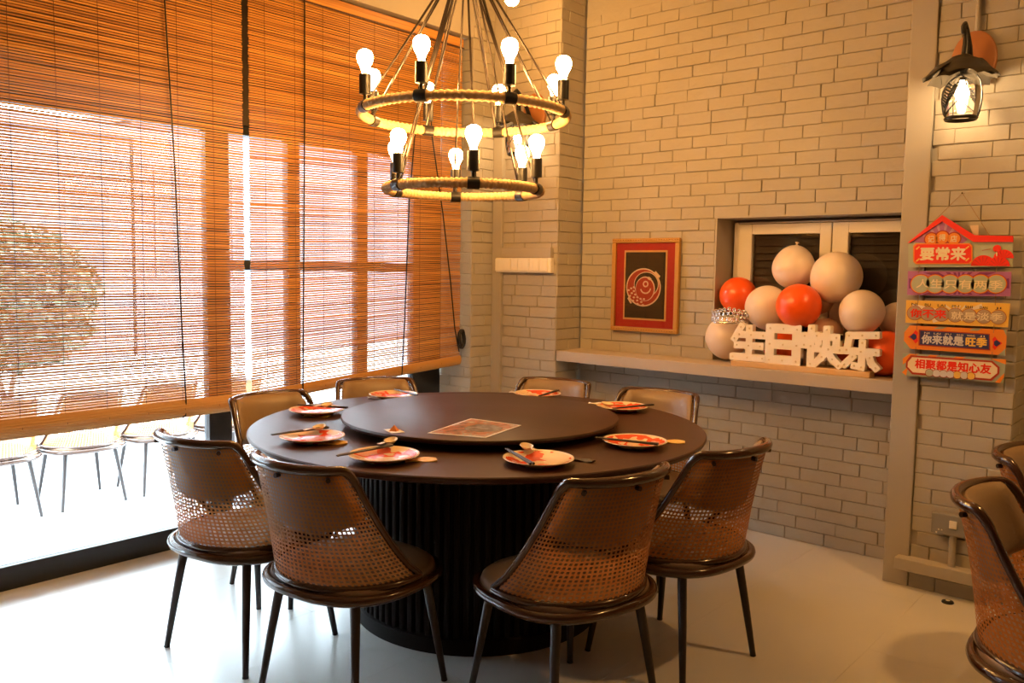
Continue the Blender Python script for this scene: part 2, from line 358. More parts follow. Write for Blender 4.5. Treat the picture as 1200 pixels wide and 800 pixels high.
# ------------------------------------------------------------------ bamboo blinds
def blind(label, y0, y1, zb0, zb1, rollr, seed, cords):
    R = random.Random(seed); t = thing('bamboo_blind', label, 'blind', (-3.68, (y0+y1)/2, 0)); hy = (y1-y0)/2; zt = 2.735
    MB().bbox(-.02, .012, -hy, hy, zt, zt+.05, .003).build('headrail', SLAT, t)
    MB().bbox(.013, .018, -hy, hy, zt-.012, zt-.004, .001).build('rail_lip', mat('dark_brown_trim', (.05, .02, .01), .5), t)
    mb = MB(); n = int((zt-min(zb0, zb1)-rollr*2)/.0118); NS = 8
    for k in range(n):
        z = zt-.006-k*.0118+R.uniform(-.0009, .0009); hh = R.choice((R.uniform(.0033, .0041), R.uniform(.0038, .0050)))
        if z < min(zb0, zb1)+rollr*2: break
        ph, am = R.uniform(0, 6.28), R.uniform(0, .0012); V = []
        ys = np.linspace(-hy+R.uniform(0, .006), hy-R.uniform(0, .006), NS)
        for y in ys:
            f = (y+hy)/(2*hy); zlow = zb0+(zb1-zb0)*f+2*rollr; s_ = (z-(min(zb0, zb1)+2*rollr))/(zt-(min(zb0, zb1)+2*rollr)); zz = zlow+(zt-zlow)*s_+am*math.sin(ph+y*5)
            V += [(.0030, y, zz-hh*.8), (.0030, y, zz+hh*.8), (.0, y, zz+hh), (-.0030, y, zz+hh*.8), (-.0030, y, zz-hh*.8), (.0, y, zz-hh)]
        F = []
        for i in range(NS-1):
            for q in range(6): F.append((i*6+q, i*6+(q+1) % 6, i*6+6+(q+1) % 6, i*6+6+q))
        F += [(5, 4, 3, 2, 1, 0), tuple(NS*6-6+q for q in range(6))]; mb.add(V, F)
    stuff(mb.build('slats', SLAT, t))
    # the rolled-up surplus at the bottom
    mb = MB(); V = []; K = 22
    for y in np.linspace(-hy, hy, 10):
        zc = zb0+(zb1-zb0)*(y+hy)/(2*hy)+rollr
        for k in range(K*2):
            a = PI*k/K; rr = rollr*(1 if k % 2 else .955); V.append((.6*rr*math.cos(a), y, zc+rr*math.sin(a)))
    n2 = K*2; F = [(i*n2+k, (i+1)*n2+k, (i+1)*n2+(k+1) % n2, i*n2+(k+1) % n2) for i in range(9) for k in range(n2)]+[tuple(range(n2)), tuple(9*n2+k for k in range(n2))[::-1]]
    roll = mb.add(V, F).build('bottom_roll', ROLLM, t)
    y = -hy+.09; st = mat('thin_brown_string', (.16, .07, .03), .8)
    while y < hy-.04:
        z0 = zb0+(zb1-zb0)*(y+hy)/(2*hy); MB().tube([(.004, y, zt), (.004, y, z0+2*rollr), (.6*rollr+.001, y, z0+rollr), (0, y, z0-.001)], .0011, 5).build('string', st, t); y += .172
    for pts in cords: MB().tube([(p[0]+3.68, p[1]-(y0+y1)/2, p[2]) for p in pts], .0038, 6).build('pull_cord', BLACK, t, 60)
    for yy in (-hy*.7, hy*.78): MB().tube([(0, yy, zt+.045), (0, yy+.01, zt+.07), (0, yy, zt+.078)], .004, 6).build('hook', BLACK, t)
    return t
bx = -3.662
B1 = blind('wide bamboo slat blind beside the far left end of the window, rolled up lowest', .30, 2.268, .690, .692, .042, 21,
           [[px(193, 1, 0, bx)+np.array([0, 0, .08]), px(193, 1, 0, bx), px(205, 200, 0, bx), px(213, 380, 0, bx), px(218, 470, 0, bx-.0), px(217.5, 487, 0, bx), px(214, 489, 0, bx)]])
B2 = blind('narrower bamboo slat blind beside the brick pier, its hem hanging slightly crooked', 2.298, 3.765, .715, .803, .030, 22,
           [[px(357, 1, 0, bx)+np.array([0, 0, .06]), px(357, 1, 0, bx), px(357, 140, 0, bx), px(356, 300, 0, bx), px(355, 461, 0, bx)],
            [px(496, 40, 0, bx), px(486, 160, 0, bx), px(479.5, 238, 0, bx), px(474, 380, 0, bx), px(471, 440, 0, bx)],
            [px(497, 40, 0, bx), px(507, 164, 0, bx), px(519, 250, 0, bx), px(528, 330, 0, bx), px(533, 385, 0, bx), px(538, 412, 0, bx)]])
# coil of cord tied up at the end of the second blind
p0 = px(541, 397, 0, -3.655); mb = MB()
for k in range(7):
    pts = []
    for i in range(24): a = 2*PI*i/24; pts.append((p0[0]+.010*math.sin(k*2.1+a), p0[1]+(.021+.003*math.sin(k))*math.cos(a), p0[2]+(.055+.003*math.cos(k*1.7))*math.sin(a)))
    mb.tube(pts, .0048, 6, closed=True)
mb.v = [(v[0]+3.68, v[1]-(2.298+3.765)/2, v[2]) for v in mb.v]; mb.build('cord_coil', BLACK, B2, 60)

# ------------------------------------------------------------------ small casement window in the recess
FY = 4.455
w2 = struct(link('window_2', None, None, (-1.64, FY, RZ0)))
def w2p(name, x0_, x1_, z0_, z1_, y0_=0, y1_=.04, m=WFRAME, par=None): return MB().bbox(x0_+1.64, x1_+1.64, y0_, y1_, z0_-RZ0, z1_-RZ0, .003).build(name, m, par or w2)
w2p('frame_side', RX0+.012, -2.172, RZ0+.002, RZ1-.014, .004, .06); w2p('frame_side', -1.108, RX1-.002, RZ0+.002, RZ1-.014, .004, .06)
w2p('frame_head', -2.172, -1.108, 1.672, RZ1-.014, .004, .06)
for (a, b) in ((-2.166, -1.644), (-1.638, -1.114)):
    sash = w2p('sash', a, a+.082, RZ0+.004, 1.668, -.012, .03)
    w2p('sash_stile', b-.060, b, RZ0+.004, 1.668, -.012, .03, WFRAME, sash); w2p('sash_rail', a+.082, b-.060, 1.612, 1.668, -.011, .03, WFRAME, sash); w2p('sash_rail', a+.082, b-.060, RZ0+.004, RZ0+.07, -.011, .03, WFRAME, sash)
    w2p('pane', a+.080, b-.058, RZ0+.068, 1.614, .008, .011, CLEAR, sash)
    zz = RZ0+.075
    while zz < 1.60:
        o = MB().add([(a+.08+1.64, .022, zz-RZ0), (b-.06+1.64, .022, zz-RZ0), (b-.06+1.64, .040, zz+.044-RZ0), (a+.08+1.64, .040, zz+.044-RZ0), (a+.08+1.64, .028, zz-RZ0), (b-.06+1.64, .028, zz-RZ0), (b-.06+1.64, .046, zz+.044-RZ0), (a+.08+1.64, .046, zz+.044-RZ0)],
                 [(0, 1, 2, 3), (7, 6, 5, 4), (0, 4, 5, 1), (3, 2, 6, 7), (0, 3, 7, 4), (1, 5, 6, 2)]).build('louver', DARKPANE, w2); zz += .040

# ------------------------------------------------------------------ dining table
TX, TY, TZ, TR = -2.353, 2.528, .760, .9185
table = thing('dining_table', 'large round dark walnut dining table on a ribbed drum pedestal', 'table', (TX, TY, 0))
MB().lathe([(0, TZ-.030), (TR-.03, TZ-.030), (TR-.008, TZ-.022), (TR, TZ-.009), (TR-.001, TZ-.003), (TR-.005, TZ), (0, TZ)], 128).build('tabletop', WALNUT, table, 35)
MB().lathe([(0, .0), (.505, 0), (.505, .055), (.49, .06), (0, .06)], 96).build('plinth', EBONY, table, 35)
MB().lathe([(.47, .06), (.47, TZ-.03)], 96).build('drum', EBONY, table, 35)
rib = None; NR = 84
ribm = MB().bbox(.470, .498, -.0105, .0105, .06, TZ-.031, .004).mesh('rib', EBONY, 40)
for k in range(NR):
    link('rib', ribm, table, (0, 0, 0), (0, 0, 2*PI*k/NR))
susan = thing('lazy_susan', 'round walnut turntable raised on the middle of the dining table', 'turntable', (-2.345, 2.528, TZ))
MB().lathe([(.12, 0), (.12, .022)], 48).build('bearing', BLACK, susan, 35)
SR = .566; MB().lathe([(0, .022), (SR-.02, .022), (SR-.003, .028), (SR, .036), (SR-.003, .043), (SR-.008, .045), (0, .045)], 128).build('turntable_disc', WALNUT, susan, 35)
SZ = TZ+.045

# ------------------------------------------------------------------ chairs
def sgn(a): return (a > 0)-(a < 0)
def sup(a, hw, hd, n=2.6): return hw*sgn(math.sin(a))*abs(math.sin(a))**(2/n), hd*sgn(math.cos(a))*abs(math.cos(a))**(2/n)
def shell(u, t, inset=0):
    A = 1.72+(1.42-1.72)*t; a = u*A; wd = .254+(.200-.254)*t**.8-inset; d = .243+(.112-.243)*t**.8-inset; yc = -.203*t**.8
    tt = t; bow = .012*math.sin(PI*t)
    return np.array([wd*math.sin(a), yc-(d-bow)*math.cos(a), .431+(.806-.431)*t])
def frame_path():
    rho_t, rho_u = .13, .15; pts = [(-1, t) for t in np.linspace(0, 1-rho_t, 9)]
    for k in range(1, 6): a = PI/2*k/6; pts.append((-1+rho_u*(1-math.cos(a)), 1-rho_t+rho_t*math.sin(a)))
    pts += [(u, 1) for u in np.linspace(-1+rho_u, 1-rho_u, 21)]
    for k in range(5, 0, -1): a = PI/2*k/6; pts.append((1-rho_u*(1-math.cos(a)), 1-rho_t+rho_t*math.sin(a)))
    pts += [(1, t) for t in np.linspace(1-rho_t, 0, 9)]; return pts
def in_shape(u, t):
    rho_t, rho_u = .13, .15; a = abs(u)-(1-rho_u); b = t-(1-rho_t)
    return not (a > 0 and b > 0 and (a/rho_u)**2+(b/rho_t)**2 > 1.0)
def make_chair():
    t = link('dining_chair', None)
    # seat cushion
    N = 64; V = []; F = []; prof = [(.0, .452), (.5, .451), (.8, .446), (.92, .439), (.985, .428), (1.0, .415), (.985, .404), (.8, .396), (0, .394)]
    mb = MB(); rings = []
    for s_, z in prof:
        for k in range(N): x, y = sup(2*PI*k/N, .252*max(s_, .001), .240*max(s_, .001)); V.append((x, y, z))
    for i in range(len(prof)-1):
        for k in range(N): F.append((i*N+k, (i+1)*N+k, (i+1)*N+(k+1) % N, i*N+(k+1) % N))
    mb.add(V, F).build('seat', LEATHER, t, 180)
    MB().tube([(*sup(2*PI*k/N, .262, .250), .401) for k in range(N)], .0165, 10, closed=True).build('seat_ring', TUBE, t, 180)
    MB().tube([shell(u, 0)+np.array([0, 0, -.004]) for u in np.linspace(-1, 1, 33)], .0125, 10).build('back_ring', TUBE, t, 60)
    fp = [shell(*q) for q in frame_path()]; n = len(fp)
    rr = [.0115+.0055*max(0, 1-abs(i-(n-1)/2)/((n-1)/2)*1.5)**.5 if abs(i-(n-1)/2)/((n-1)/2)*1.5 < 1 else .0115 for i in range(n)]
    MB().tube(fp, rr, 10).build('back_frame', TUBE, t, 60)
    # woven cane, every hole open
    NU, NV = 44, 28; mb = MB(); idx = {}
    def vid(i, j):
        if (i, j) not in idx: idx[(i, j)] = len(mb.v); mb.v.append(tuple(shell(-.985+1.97*i/NU, .01+.975*j/NV)))
        return idx[(i, j)]
    for i in range(NU):
        for j in range(NV):
            if not in_shape(-.985+1.97*(i+.5)/NU, .01+.975*(j+.5)/NV): continue
            c4 = [vid(i, j), vid(i+1, j), vid(i+1, j+1), vid(i, j+1)]; P4 = [np.array(mb.v[q]) for q in c4]; m_ = sum(P4)/4; o = len(mb.v)
            for q in P4: mb.v.append(tuple(m_+(q-m_)*.56))
            for k in range(4): n_ = (k+1) % 4; mb.f.append((c4[k], c4[n_], o+n_, o+k))
    mb.build('cane_panel', CANE, t)
    # upholstered pad inside the top of the back
    NU, NV = 29, 12
    def low(u): return .44+.16*u*u
    def pad(u, v):
        uu = -.93+1.86*u; return uu, low(uu)+(1.015-low(uu))*v
    V = []; F = []
    for side in (0, 1):
        for j in range(NV):
            for i in range(NU):
                uu, tt = pad(i/(NU-1), j/(NV-1)); e_ = min(1, min(i, NU-1-i)/2.5)*min(1, min(j, NV-1-j)/2.0); lim = tt
                if tt > .87 and abs(uu) > .8: lim = min(tt, .87+.145*math.sqrt(max(0, 1-((abs(uu)-.8)/.135)**2)))
                V.append(shell(uu, lim, .021+(.008+.026*math.sqrt(e_) if side else .0)))
    M = NU*NV
    for j in range(NV-1):
        for i in range(NU-1):
            a = j*NU+i; F.append((a, a+1, a+1+NU, a+NU)); F.append((M+a, M+a+NU, M+a+1+NU, M+a+1))
    for i in range(NU-1): F.append((i+1, i, M+i, M+i+1)); b_ = (NV-1)*NU+i; F.append((b_, b_+1, M+b_+1, M+b_))
    for j in range(NV-1): F.append((j*NU, (j+1)*NU, M+(j+1)*NU, M+j*NU)); b_ = j*NU+NU-1; F.append((b_+NU, b_, M+b_, M+b_+NU))
    MB().add(V, F).build('back_pad', LEATHER, t, 180)
    for sx in (-1, 1):
        for sy in (-1, 1):
            MB().tube([(sx*.165, sy*.160, .392), (sx*.190, sy*.187, .2), (sx*.214, sy*.212, .006)], [.0165, .014, .0105], 12).build('leg', LEG, t, 40)
            MB().tube([(sx*.2137, sy*.2117, .007), (sx*.2147, sy*.2127, 0)], .0112, 10).build('foot_cap', BLACK, t, 40)
    for u in (-.62, 0, .62):
        p = shell(u, .93); q = shell(u, .93, -.016); MB().tube([p, q], .0075, 8).build('bolt', BOLT, t, 40)
    return t
chair0 = make_chair(); used = [False]
def chair(x, y, face, label, group=None):
    o = chair0 if not used[0] else copy_tree(chair0); used[0] = True
    o.location = (x, y, 0); o.rotation_euler = (0, 0, math.radians(face)-PI/2); tag(o, label, 'chair', group); return o
D = 'brown cane-back dining chair '
G1 = 'chairs around the round table'
chair(-1.573, 2.096, 167.3, D+'at the table', G1)
chairs_first = chair0
chair(-1.507, 2.662, 173.3, D+'at the round table, backed towards the electrical socket box', G1)
chair(-2.158, 1.721, 96.6, D+'at the round table, near the small white card', G1)
chair(-2.716, 1.690, 98.1, D+'nearest the uncovered low window glass', G1)
chair(-3.080, 2.165, 1.5, D+'with its back against the meeting edge of the two blinds', G1)
chair(-3.176, 2.741, 334.4, D+'with its back to the narrower crooked blind', G1)
chair(-2.680, 3.293, 282.5, D+'standing before the left end of the wall shelf, below the switches', G1)
chair(-2.088, 3.330, 278.1, D+'standing under the shelf below the framed picture', G1)
chair0['label'] = D+'at the round table, directly across from the switch panel'
chair(-.243, 2.558, 1, D+'facing away from the round table, cut off beside the socket box', 'chairs of the neighbouring table')
chair(-.279, 3.235, -6, D+'closest to the brick pier below the hanging sign', 'chairs of the neighbouring table')
for k, yy in enumerate((1.355, 1.915, 2.475, 3.035, 3.595)):
    chair(-6.15, yy, 180, 'cane-back chair in the daylight row out on the terrace behind the blinds', 'chairs in a row on the terrace').location.z = TERZ

# ------------------------------------------------------------------ place settings
plm = MB().lathe([(0, .004), (.060, .004), (.064, 0), (.068, 0), (.074, .005), (.1165, .020), (.118, .022), (.1165, .0235), (.074, .010), (.06, .0075), (0, .007)], 56).mesh('plate', PLATE, 40)
settings = [ # plate centre px, chopstick ends px, spoon px (bowl, handle end) or None, packet px (centre, angle, kind)
 ('the chair backed by the crooked blind', (461, 462), (459, 455), (492, 464), None, (441, 466, .3, 'w')),
 ('the chair at the meeting of the two blinds', (371, 480), (349, 474.5), (407, 477.5), ((383, 478), (362, 484)), (372, 487, .6, 'g')),
 ('the chair by the uncovered low window', (366, 511), (318, 509.5), (384, 500.5), ((374, 505), (350, 513)), (390, 518.5, .9, 'g')),
 ('the chair near the small white card', (450, 532.5), (395, 534), (459, 521.5), ((458, 521), (436, 532)), (493, 538.5, .9, 'g')),
 ('the chair across from the switch panel', (631, 537), (593, 525.5), (624, 543.5), ((617, 528), (636, 540)), (684, 539, .3, 'b')),
 ('the chair backed towards the socket box', (744, 516.5), (697, 512.5), (772, 520.5), None, (786, 517, .5, 'g')),
 ('the chair under the framed picture', (729, 476), (713, 479), (770, 473.5), ((712, 477), (726, 479)), (699, 472.5, .5, 'w')),
 ('the chair below the switches', (630, 461), (629, 465), (656, 456.5), None, (606, 459.5, .3, 'w'))]
def spoon_mesh():
    mb = MB()
    def bowl(u, v): a = 2*PI*u; s_ = v; return (.030*s_*math.cos(a)*(1+.12*math.cos(a)), .022*s_*math.sin(a), .004+.014*s_**2.2)
    def bowl2(u, v): p = bowl(u, v); return (p[0]*1.04, p[1]*1.04, p[2]-.0025*(1-v*.6))
    mb.grid(bowl, 24, 8, True); o2 = MB(); o2.grid(bowl2, 24, 8, True); mb.add(o2.v, [f[::-1] for f in o2.f])
    n = 24*7; off = 24*8
    mb.f += [(n+k, n+(k+1) % 24, off+n+(k+1) % 24, off+n+k) for k in range(24)]
    pts = [(-.026, 0, .013), (-.045, 0, .021), (-.070, 0, .026), (-.098, 0, .030)]; V = []
    for i, p in enumerate(pts):
        hw = (.009, .0075, .007, .0085)[i]; V += [(p[0], -hw, p[2]+.002), (p[0], 0, p[2]-.002), (p[0], hw, p[2]+.002), (p[0], 0, p[2]+.0015)]
    F = [(i*4+k, i*4+(k+1) % 4, i*4+4+(k+1) % 4, i*4+4+k) for i in range(3) for k in range(4)]+[(3, 2, 1, 0), (12, 13, 14, 15)]
    mb.add(V, F); return mb.mesh('spoon', SPOON, 50)
spm = spoon_mesh()
def packet_mesh(m, lx, ly):
    mb = MB(); R = random.Random(lx*1000)
    def f(u, v): return (-lx/2+lx*u, -ly/2+ly*v, .004+.0025*math.sin(u*7+v*3)+.001*math.sin(v*9))
    mb.grid(f, 9, 6); n = len(mb.v); mb.add([(x, y, max(.0003, z-.004)) for x, y, z in mb.v], [q[::-1] for q in mb.f])
    nu, nv = 9, 6
    for i in range(nu-1): mb.f += [(i+1, i, n+i, n+i+1), ((nv-1)*nu+i, (nv-1)*nu+i+1, n+(nv-1)*nu+i+1, n+(nv-1)*nu+i)]
    for j in range(nv-1): mb.f += [(j*nu, (j+1)*nu, n+(j+1)*nu, n+j*nu), ((j+1)*nu+nu-1, j*nu+nu-1, n+j*nu+nu-1, n+(j+1)*nu+nu-1)]
    return mb.mesh('packet', m, 60)
pkg = {'g': packet_mesh(PACKET, .105, .05), 'w': packet_mesh(PAPER, .075, .04), 'b': packet_mesh(mat('dark_wrapper', (.03, .02, .015), .5), .07, .035)}
for where, pc, s0, s1, sp, pk in settings:
    q = px(*pc, 2, TZ+.018); o = link('plate', plm, None, (q[0], q[1], TZ)); tag(o, 'orange-red and cream plate before '+where, 'plate', 'plates on the round table')
    a, b = px(*s0, 2, TZ+.028), px(*s1, 2, TZ+.028); d = b-a; L = np.linalg.norm(d); d /= L; mid = (a+b)/2; L = max(.2, min(L, .235)); nrm = np.array([-d[1], d[0], 0])
    for k in (-1, 1):
        e0 = -d*L/2+nrm*(.0038*k); e1 = d*L/2+nrm*(.0055*k)
        o = MB().tube([e0, e1], [.0026, .0042], 8).build('chopstick', STICK, None, 40, (mid[0], mid[1], TZ+.0285)); tag(o, 'dark chopstick on the plate of '+where, 'chopstick', 'chopsticks before '+where)
    if sp:
        a, b = px(*sp[0], 2, TZ+.02), px(*sp[1], 2, TZ+.02); ang = math.atan2(a[1]-b[1], a[0]-b[0]); o = link('spoon', spm, None, (a[0], a[1], TZ+.0215), (0, math.radians(-6), ang)); tag(o, 'cream china spoon on the plate of '+where, 'spoon', 'soup spoons on the plates')
    q = px(pk[0], pk[1], 2, TZ+.003); o = link('napkin_packet', pkg[pk[3]], None, (q[0], q[1], TZ+.0002), (0, 0, pk[2]))
    tag(o, {'g': 'crumpled gold wrapper', 'w': 'folded white paper napkin', 'b': 'small dark wrapper'}[pk[3]]+' beside the plate of '+where, 'napkin', 'napkins and wrappers on the table')
# printed menu and small card on the turntable
c4 = [px(*p, 2, SZ) for p in ((501, 507.5), (552, 490.5), (611, 498.5), (569, 513))]; cc = sum(c4)/4
o = MB().add([(*(p-cc)[:2], .0002) for p in c4]+[(*(p-cc)[:2], .0016) for p in c4], [(3, 2, 1, 0), (4, 5, 6, 7), (0, 1, 5, 4), (1, 2, 6, 5), (2, 3, 7, 6), (3, 0, 4, 7)]).build('menu_sheet', PAPER)
o.location = (cc[0], cc[1], SZ); tag(o, 'printed food menu sheet lying on the turntable', 'menu')
MB().add([(*((p-cc)[:2]*.93), .0019) for p in c4], [(0, 1, 2, 3)]).build('printed_picture', MENU, o)
MB().lathe([(.071, .0020), (.068, .0030), (.058, .0026), (0, .0026)], 32, (.02, .015, 0)).build('printed_dish', mat('printed_dish_ink', (.30, .28, .25), .4, noise=(25, (.10, .05, .02), .12)), o)
q = px(462, 505, 2, SZ); card = thing('paper_card', 'small white card with an orange diamond standing on the turntable', 'card', (q[0], q[1], SZ), -.35)
MB().bbox(-.040, .040, -.026, .026, .0002, .0018, .0003).build('card_base', PAPER, card)
MB().add([(-.022, 0, .002), (0, -.02, .002), (.022, 0, .002), (0, .02, .002), (0, 0, .024)], [(0, 1, 4), (1, 2, 4), (2, 3, 4), (3, 0, 4), (3, 2, 1, 0)]).build('orange_diamond', mat('orange_card', (.75, .25, .05), .6), card)

# ------------------------------------------------------------------ chandelier
CX, CY = -2.404, 2.474
ch = thing('chandelier', 'two-tier wagon-wheel chandelier of hemp rope rings with bare bulbs', 'chandelier', (CX, CY, 1.69))
Z0 = 1.69
def rope_ring(R_, z, name):
    mb = MB(); N = 420; pts = [(R_*math.cos(2*PI*k/N), R_*math.sin(2*PI*k/N), z-Z0) for k in range(N)]
    mb.tube(pts, [.0185+.0022*math.sin(PI*k*.5) for k in range(N)], 10, closed=True); return mb.build(name, ROPE, ch, 60)
RU, RL, ZU, ZL = .408, .308, 2.005, 1.711
rope_ring(RU, ZU, 'rope_ring'); rope_ring(RL, ZL, 'rope_ring')
HUBZ = 2.62
MB().lathe([(0, -.03), (.035, -.03), (.045, 0), (.045, .02), (.02, .05), (0, .05)], 24, (0, 0, HUBZ-Z0)).build('hub', BLACK, ch, 40)
MB().tube([(0, 0, HUBZ+.04-Z0), (0, 0, ZC-.02-Z0)], .008, 8).build('stem', STEEL, ch, 40)
MB().lathe([(0, -.03), (.07, -.02), (.075, 0), (0, 0)], 24, (0, 0, ZC-Z0)).build('ceiling_rose', BLACK, ch, 40)
camang = math.atan2(-CY, -CX)
holder = MB().lathe([(0, .012), (.007, .012), (.007, .036), (.012, .038), (.0225, .040), (.0225, .112), (.020, .114), (0, .114)], 20).mesh('lamp_holder', BLACK, 40)
bulbm = MB().lathe([(0.0, 0), (.013, 0), (.0135, .012), (.018, .026), (.027, .042), (.031, .058), (.030, .070), (.024, .083), (.013, .090), (0, .092)], 20, (0, 0, .114)).mesh('bulb', BULB, 60)
angs = [(RU, ZU, camang+math.radians(23+45*k)) for k in range(8)]+[(RL, ZL, camang+math.radians(6.5+60*k)) for k in range(6)]
for R_, z, a in angs:
    h = link('lamp_holder', holder, ch, (R_*math.cos(a), R_*math.sin(a), z-Z0+.004), (0, 0, a)); link('bulb', bulbm, h)
    da = .022/R_
    MB().tube([(R_*math.cos(a+da*k/4), R_*math.sin(a+da*k/4), z-Z0) for k in range(-4, 5)], .0235, 12).build('clamp', BLACK, ch, 40)
    for o_ in (-.035, .035) if R_ == RU else (.0,):
        MB().tube([((R_-.005)*math.cos(a+o_*0+.03), (R_-.005)*math.sin(a+.03), z-Z0+.015), (.030*math.cos(a+o_*8), .030*math.sin(a+o_*8), HUBZ-Z0-.015)], .0042, 6).build('rod', STEEL, ch, 60)

# ------------------------------------------------------------------ wall lanterns
def lantern(label, x, z, yw):
    t = thing('wall_lantern', label, 'wall lamp', (x, yw, z), 0, 'wall lanterns')
    o = MB().lathe([(0, 0), (.118, 0), (.121, .006), (.118, .018), (.108, .022), (0, .022)], 40).build('backplate', mat('red_brown_wood', (.34, .12, .035), .45, noise=(8, (.42, .16, .05), .3)), t, 40); o.rotation_euler = (PI/2, 0, 0); o.scale = (.72, 1, 1); o.location = (0, 0, .025)
    ly, lz = -.165, -.045
    MB().tube([(0, -.02, -.045), (0, -.06, .0), (0, -.10, .065), (0, ly+.01, .118), (0, ly-.018, .135), (0, ly-.036, .122), (0, ly-.030, .100), (0, ly-.012, .098)], [.011, .012, .012, .011, .010, .010, .010, .008], 8).build('hook_arm', BLACK, t, 60)
    MB().tube([(0, ly, .115), (.004, ly, .06), (0, ly, lz)], [.008, .013, .018], 8).build('hanger', BLACK, t, 60)
    mb = MB()
    for k in range(9):                       # drooping metal leaves make the cap
        a0 = 2*PI*k/9; up = .012*(k % 2)
        def leaf(u, v, a0=a0, k=k, up=up):
            r_ = .010+(.112+.014*(k % 3))*u; w_ = .085*math.sin(PI*min(1, .12+.80*u))**.5*(1-.10*math.cos(u*22)); a = a0+(v-.5)*2*w_/max(r_, .04); return (r_*math.cos(a), ly+r_*math.sin(a), lz+.042+up-.085*u**1.6+.008*math.cos((v-.5)*PI)+.004*math.sin(u*14+k))
        mb.grid(leaf, 10, 5)
    mb.build('leaf_cap', mat('aged_bronze', (.07, .058, .042), .5, .5), t, 180)
    prof = [(.046, -.018), (.062, -.045), (.070, -.085), (.070, -.125), (.064, -.165), (.058, -.190)]
    MB().lathe(prof, 32, (0, ly, lz)).build('glass_shade', CLEAR, t, 60)
    MB().lathe([(.059, -.183), (.064, -.190), (.059, -.198), (.052, -.190), (.059, -.183)], 32, (0, ly, lz)).build('bottom_ring', BLACK, t, 60)
    def on(a, f):                              # a point on the glass; f 0 top .. 1 bottom
        zz = -.022-.160*f; r_ = float(np.interp(-zz, [-p[1] for p in prof], [p[0] for p in prof]))*1.03; return (r_*math.cos(a), ly+r_*math.sin(a), lz+zz)
    for a0 in (-PI/2-.42, PI/2-.5):            # leaf outlines wrapped on the glass
        mb = MB(); ax = lambda f: a0-1.1*(f-.45)
        for s_ in (-1, 1): mb.tube([on(ax(k/16)+s_*.78*math.sin(PI*k/16)**.8, k/16) for k in range(17)], .0028, 5)
        mb.tube([on(ax(k/16), k/16) for k in range(4, 17)], .0020, 5)
        for k in range(5, 14):
            for s_ in (-1, 1): mb.tube([on(ax(k/16), k/16), on(ax(k/16)+s_*.42*math.sin(PI*k/16), k/16-.10)], .0030, 4)
        mb.build('leaf_frame', BLACK, t)
    for a0 in (0.0, PI*.72): MB().tube([on(a0, f) for f in np.linspace(0, 1.03, 8)], .0026, 6).build('cage_bar', BLACK, t, 60)
    MB().lathe([(0, -.040), (.012, -.042), (.014, -.060), (.024, -.080), (.026, -.096), (.016, -.118), (0, -.122)], 16, (0, ly, lz)).build('bulb', SBULB, t, 60)
    MB().lathe([(.014, .0), (.014, -.041), (0, -.041)], 14, (0, ly, lz)).build('lamp_holder', BLACK, t, 40)
    return t
q = px(1141, 78, 1, YG-.01); lantern('leaf-capped glass wall lantern on the brick pier above the hanging sign', float(q[0]), float(q[2]), YG-.003)
q = px(627, 138, 1, YC-.01); lantern('leaf-capped glass wall lantern on the corner pier behind the chandelier', float(q[0]), float(q[2]), YC-.003)
PBULB = mat('lit_pendant_disc', (1, .8, .5), .4, emis=(BULB_COL, PENDANT_L))
def dome_pendant(label, x, y, z):
    t = thing('dome_pendant', label, 'pendant lamp', (x, y, z), 0)
    MB().lathe([(.075, -.02), (.19, -.05), (.20, -.05), (.15, .06), (.07, .12), (.03, .13), (0, .13)], 40).build('shade', BLACK, t, 60)
    MB().lathe([(0, -.022), (.070, -.022), (.070, -.006), (0, -.006)][::1], 32).build('light_disc', PBULB, t)
    MB().tube([(0, 0, .125), (0, 0, ZC-z)], .004, 6).build('cord', BLACK, t)
dome_pendant('black dome pendant above the neighbouring table by the brick pier', .12, 3.15, 2.70)
q = px(600, -2, 1, 3.55); pb = thing('pendant_bulb', 'bare round bulb hanging on a cord beside the corner pier', 'pendant lamp', tuple(map(float, q)))
MB().lathe([(0, -.042), (.02, -.037), (.036, -.02), (.042, 0), (.036, .02), (.02, .04), (.014, .055), (0, .056)], 20).build('bulb', BULB, pb, 60)
MB().lathe([(0, .05), (.018, .05), (.02, .10), (.006, .115), (0, .115)], 16).build('lamp_holder', BLACK, pb, 40)
MB().tube([(0, 0, .11), (0, 0, ZC-float(q[2]))], .003, 6).build('cord', BLACK, pb)

# ------------------------------------------------------------------ picture
fx0, fx1, fz0, fz1 = -2.879, -2.425, 1.045, 1.592; fcx, fcz = (fx0+fx1)/2, (fz0+fz1)/2; fw, fh = (fx1-fx0)/2, (fz1-fz0)/2
pic = thing('framed_picture', 'gilt framed picture with red mount and a round fish emblem', 'picture', (fcx, YB-.004, fcz))
def pl(name, x0_, x1_, z0_, z1_, y0_, y1_, m, par=None, b=.004): return MB().bbox(x0_, x1_, y0_, y1_, z0_, z1_, b).build(name, m, par or pic)
for a, b, c0, d in ((-fw, fw, fh-.026, fh), (-fw, fw, -fh, -fh+.026), (-fw, -fw+.026, -fh+.026, fh-.026), (fw-.026, fw, -fh+.026, fh-.026)):
    fr = pl('frame_side', a, b, c0, d, -.028, 0, GOLD)
for s_ in (-1, 1):                            # beaded edge
    mb = MB(); n = 26
    for k in range(n): mb.lathe([(0, -.005), (.0055, 0), (0, .005)], 6, (-fw+.01+(2*fw-.02)*k/(n-1), -.029, s_*(fh-.012)))
    stuff(mb.build('beading', GOLD, pic))
pl('mount', -fw+.026, fw-.026, -fh+.026, fh-.026, -.012, -.004, REDMAT, b=.001)
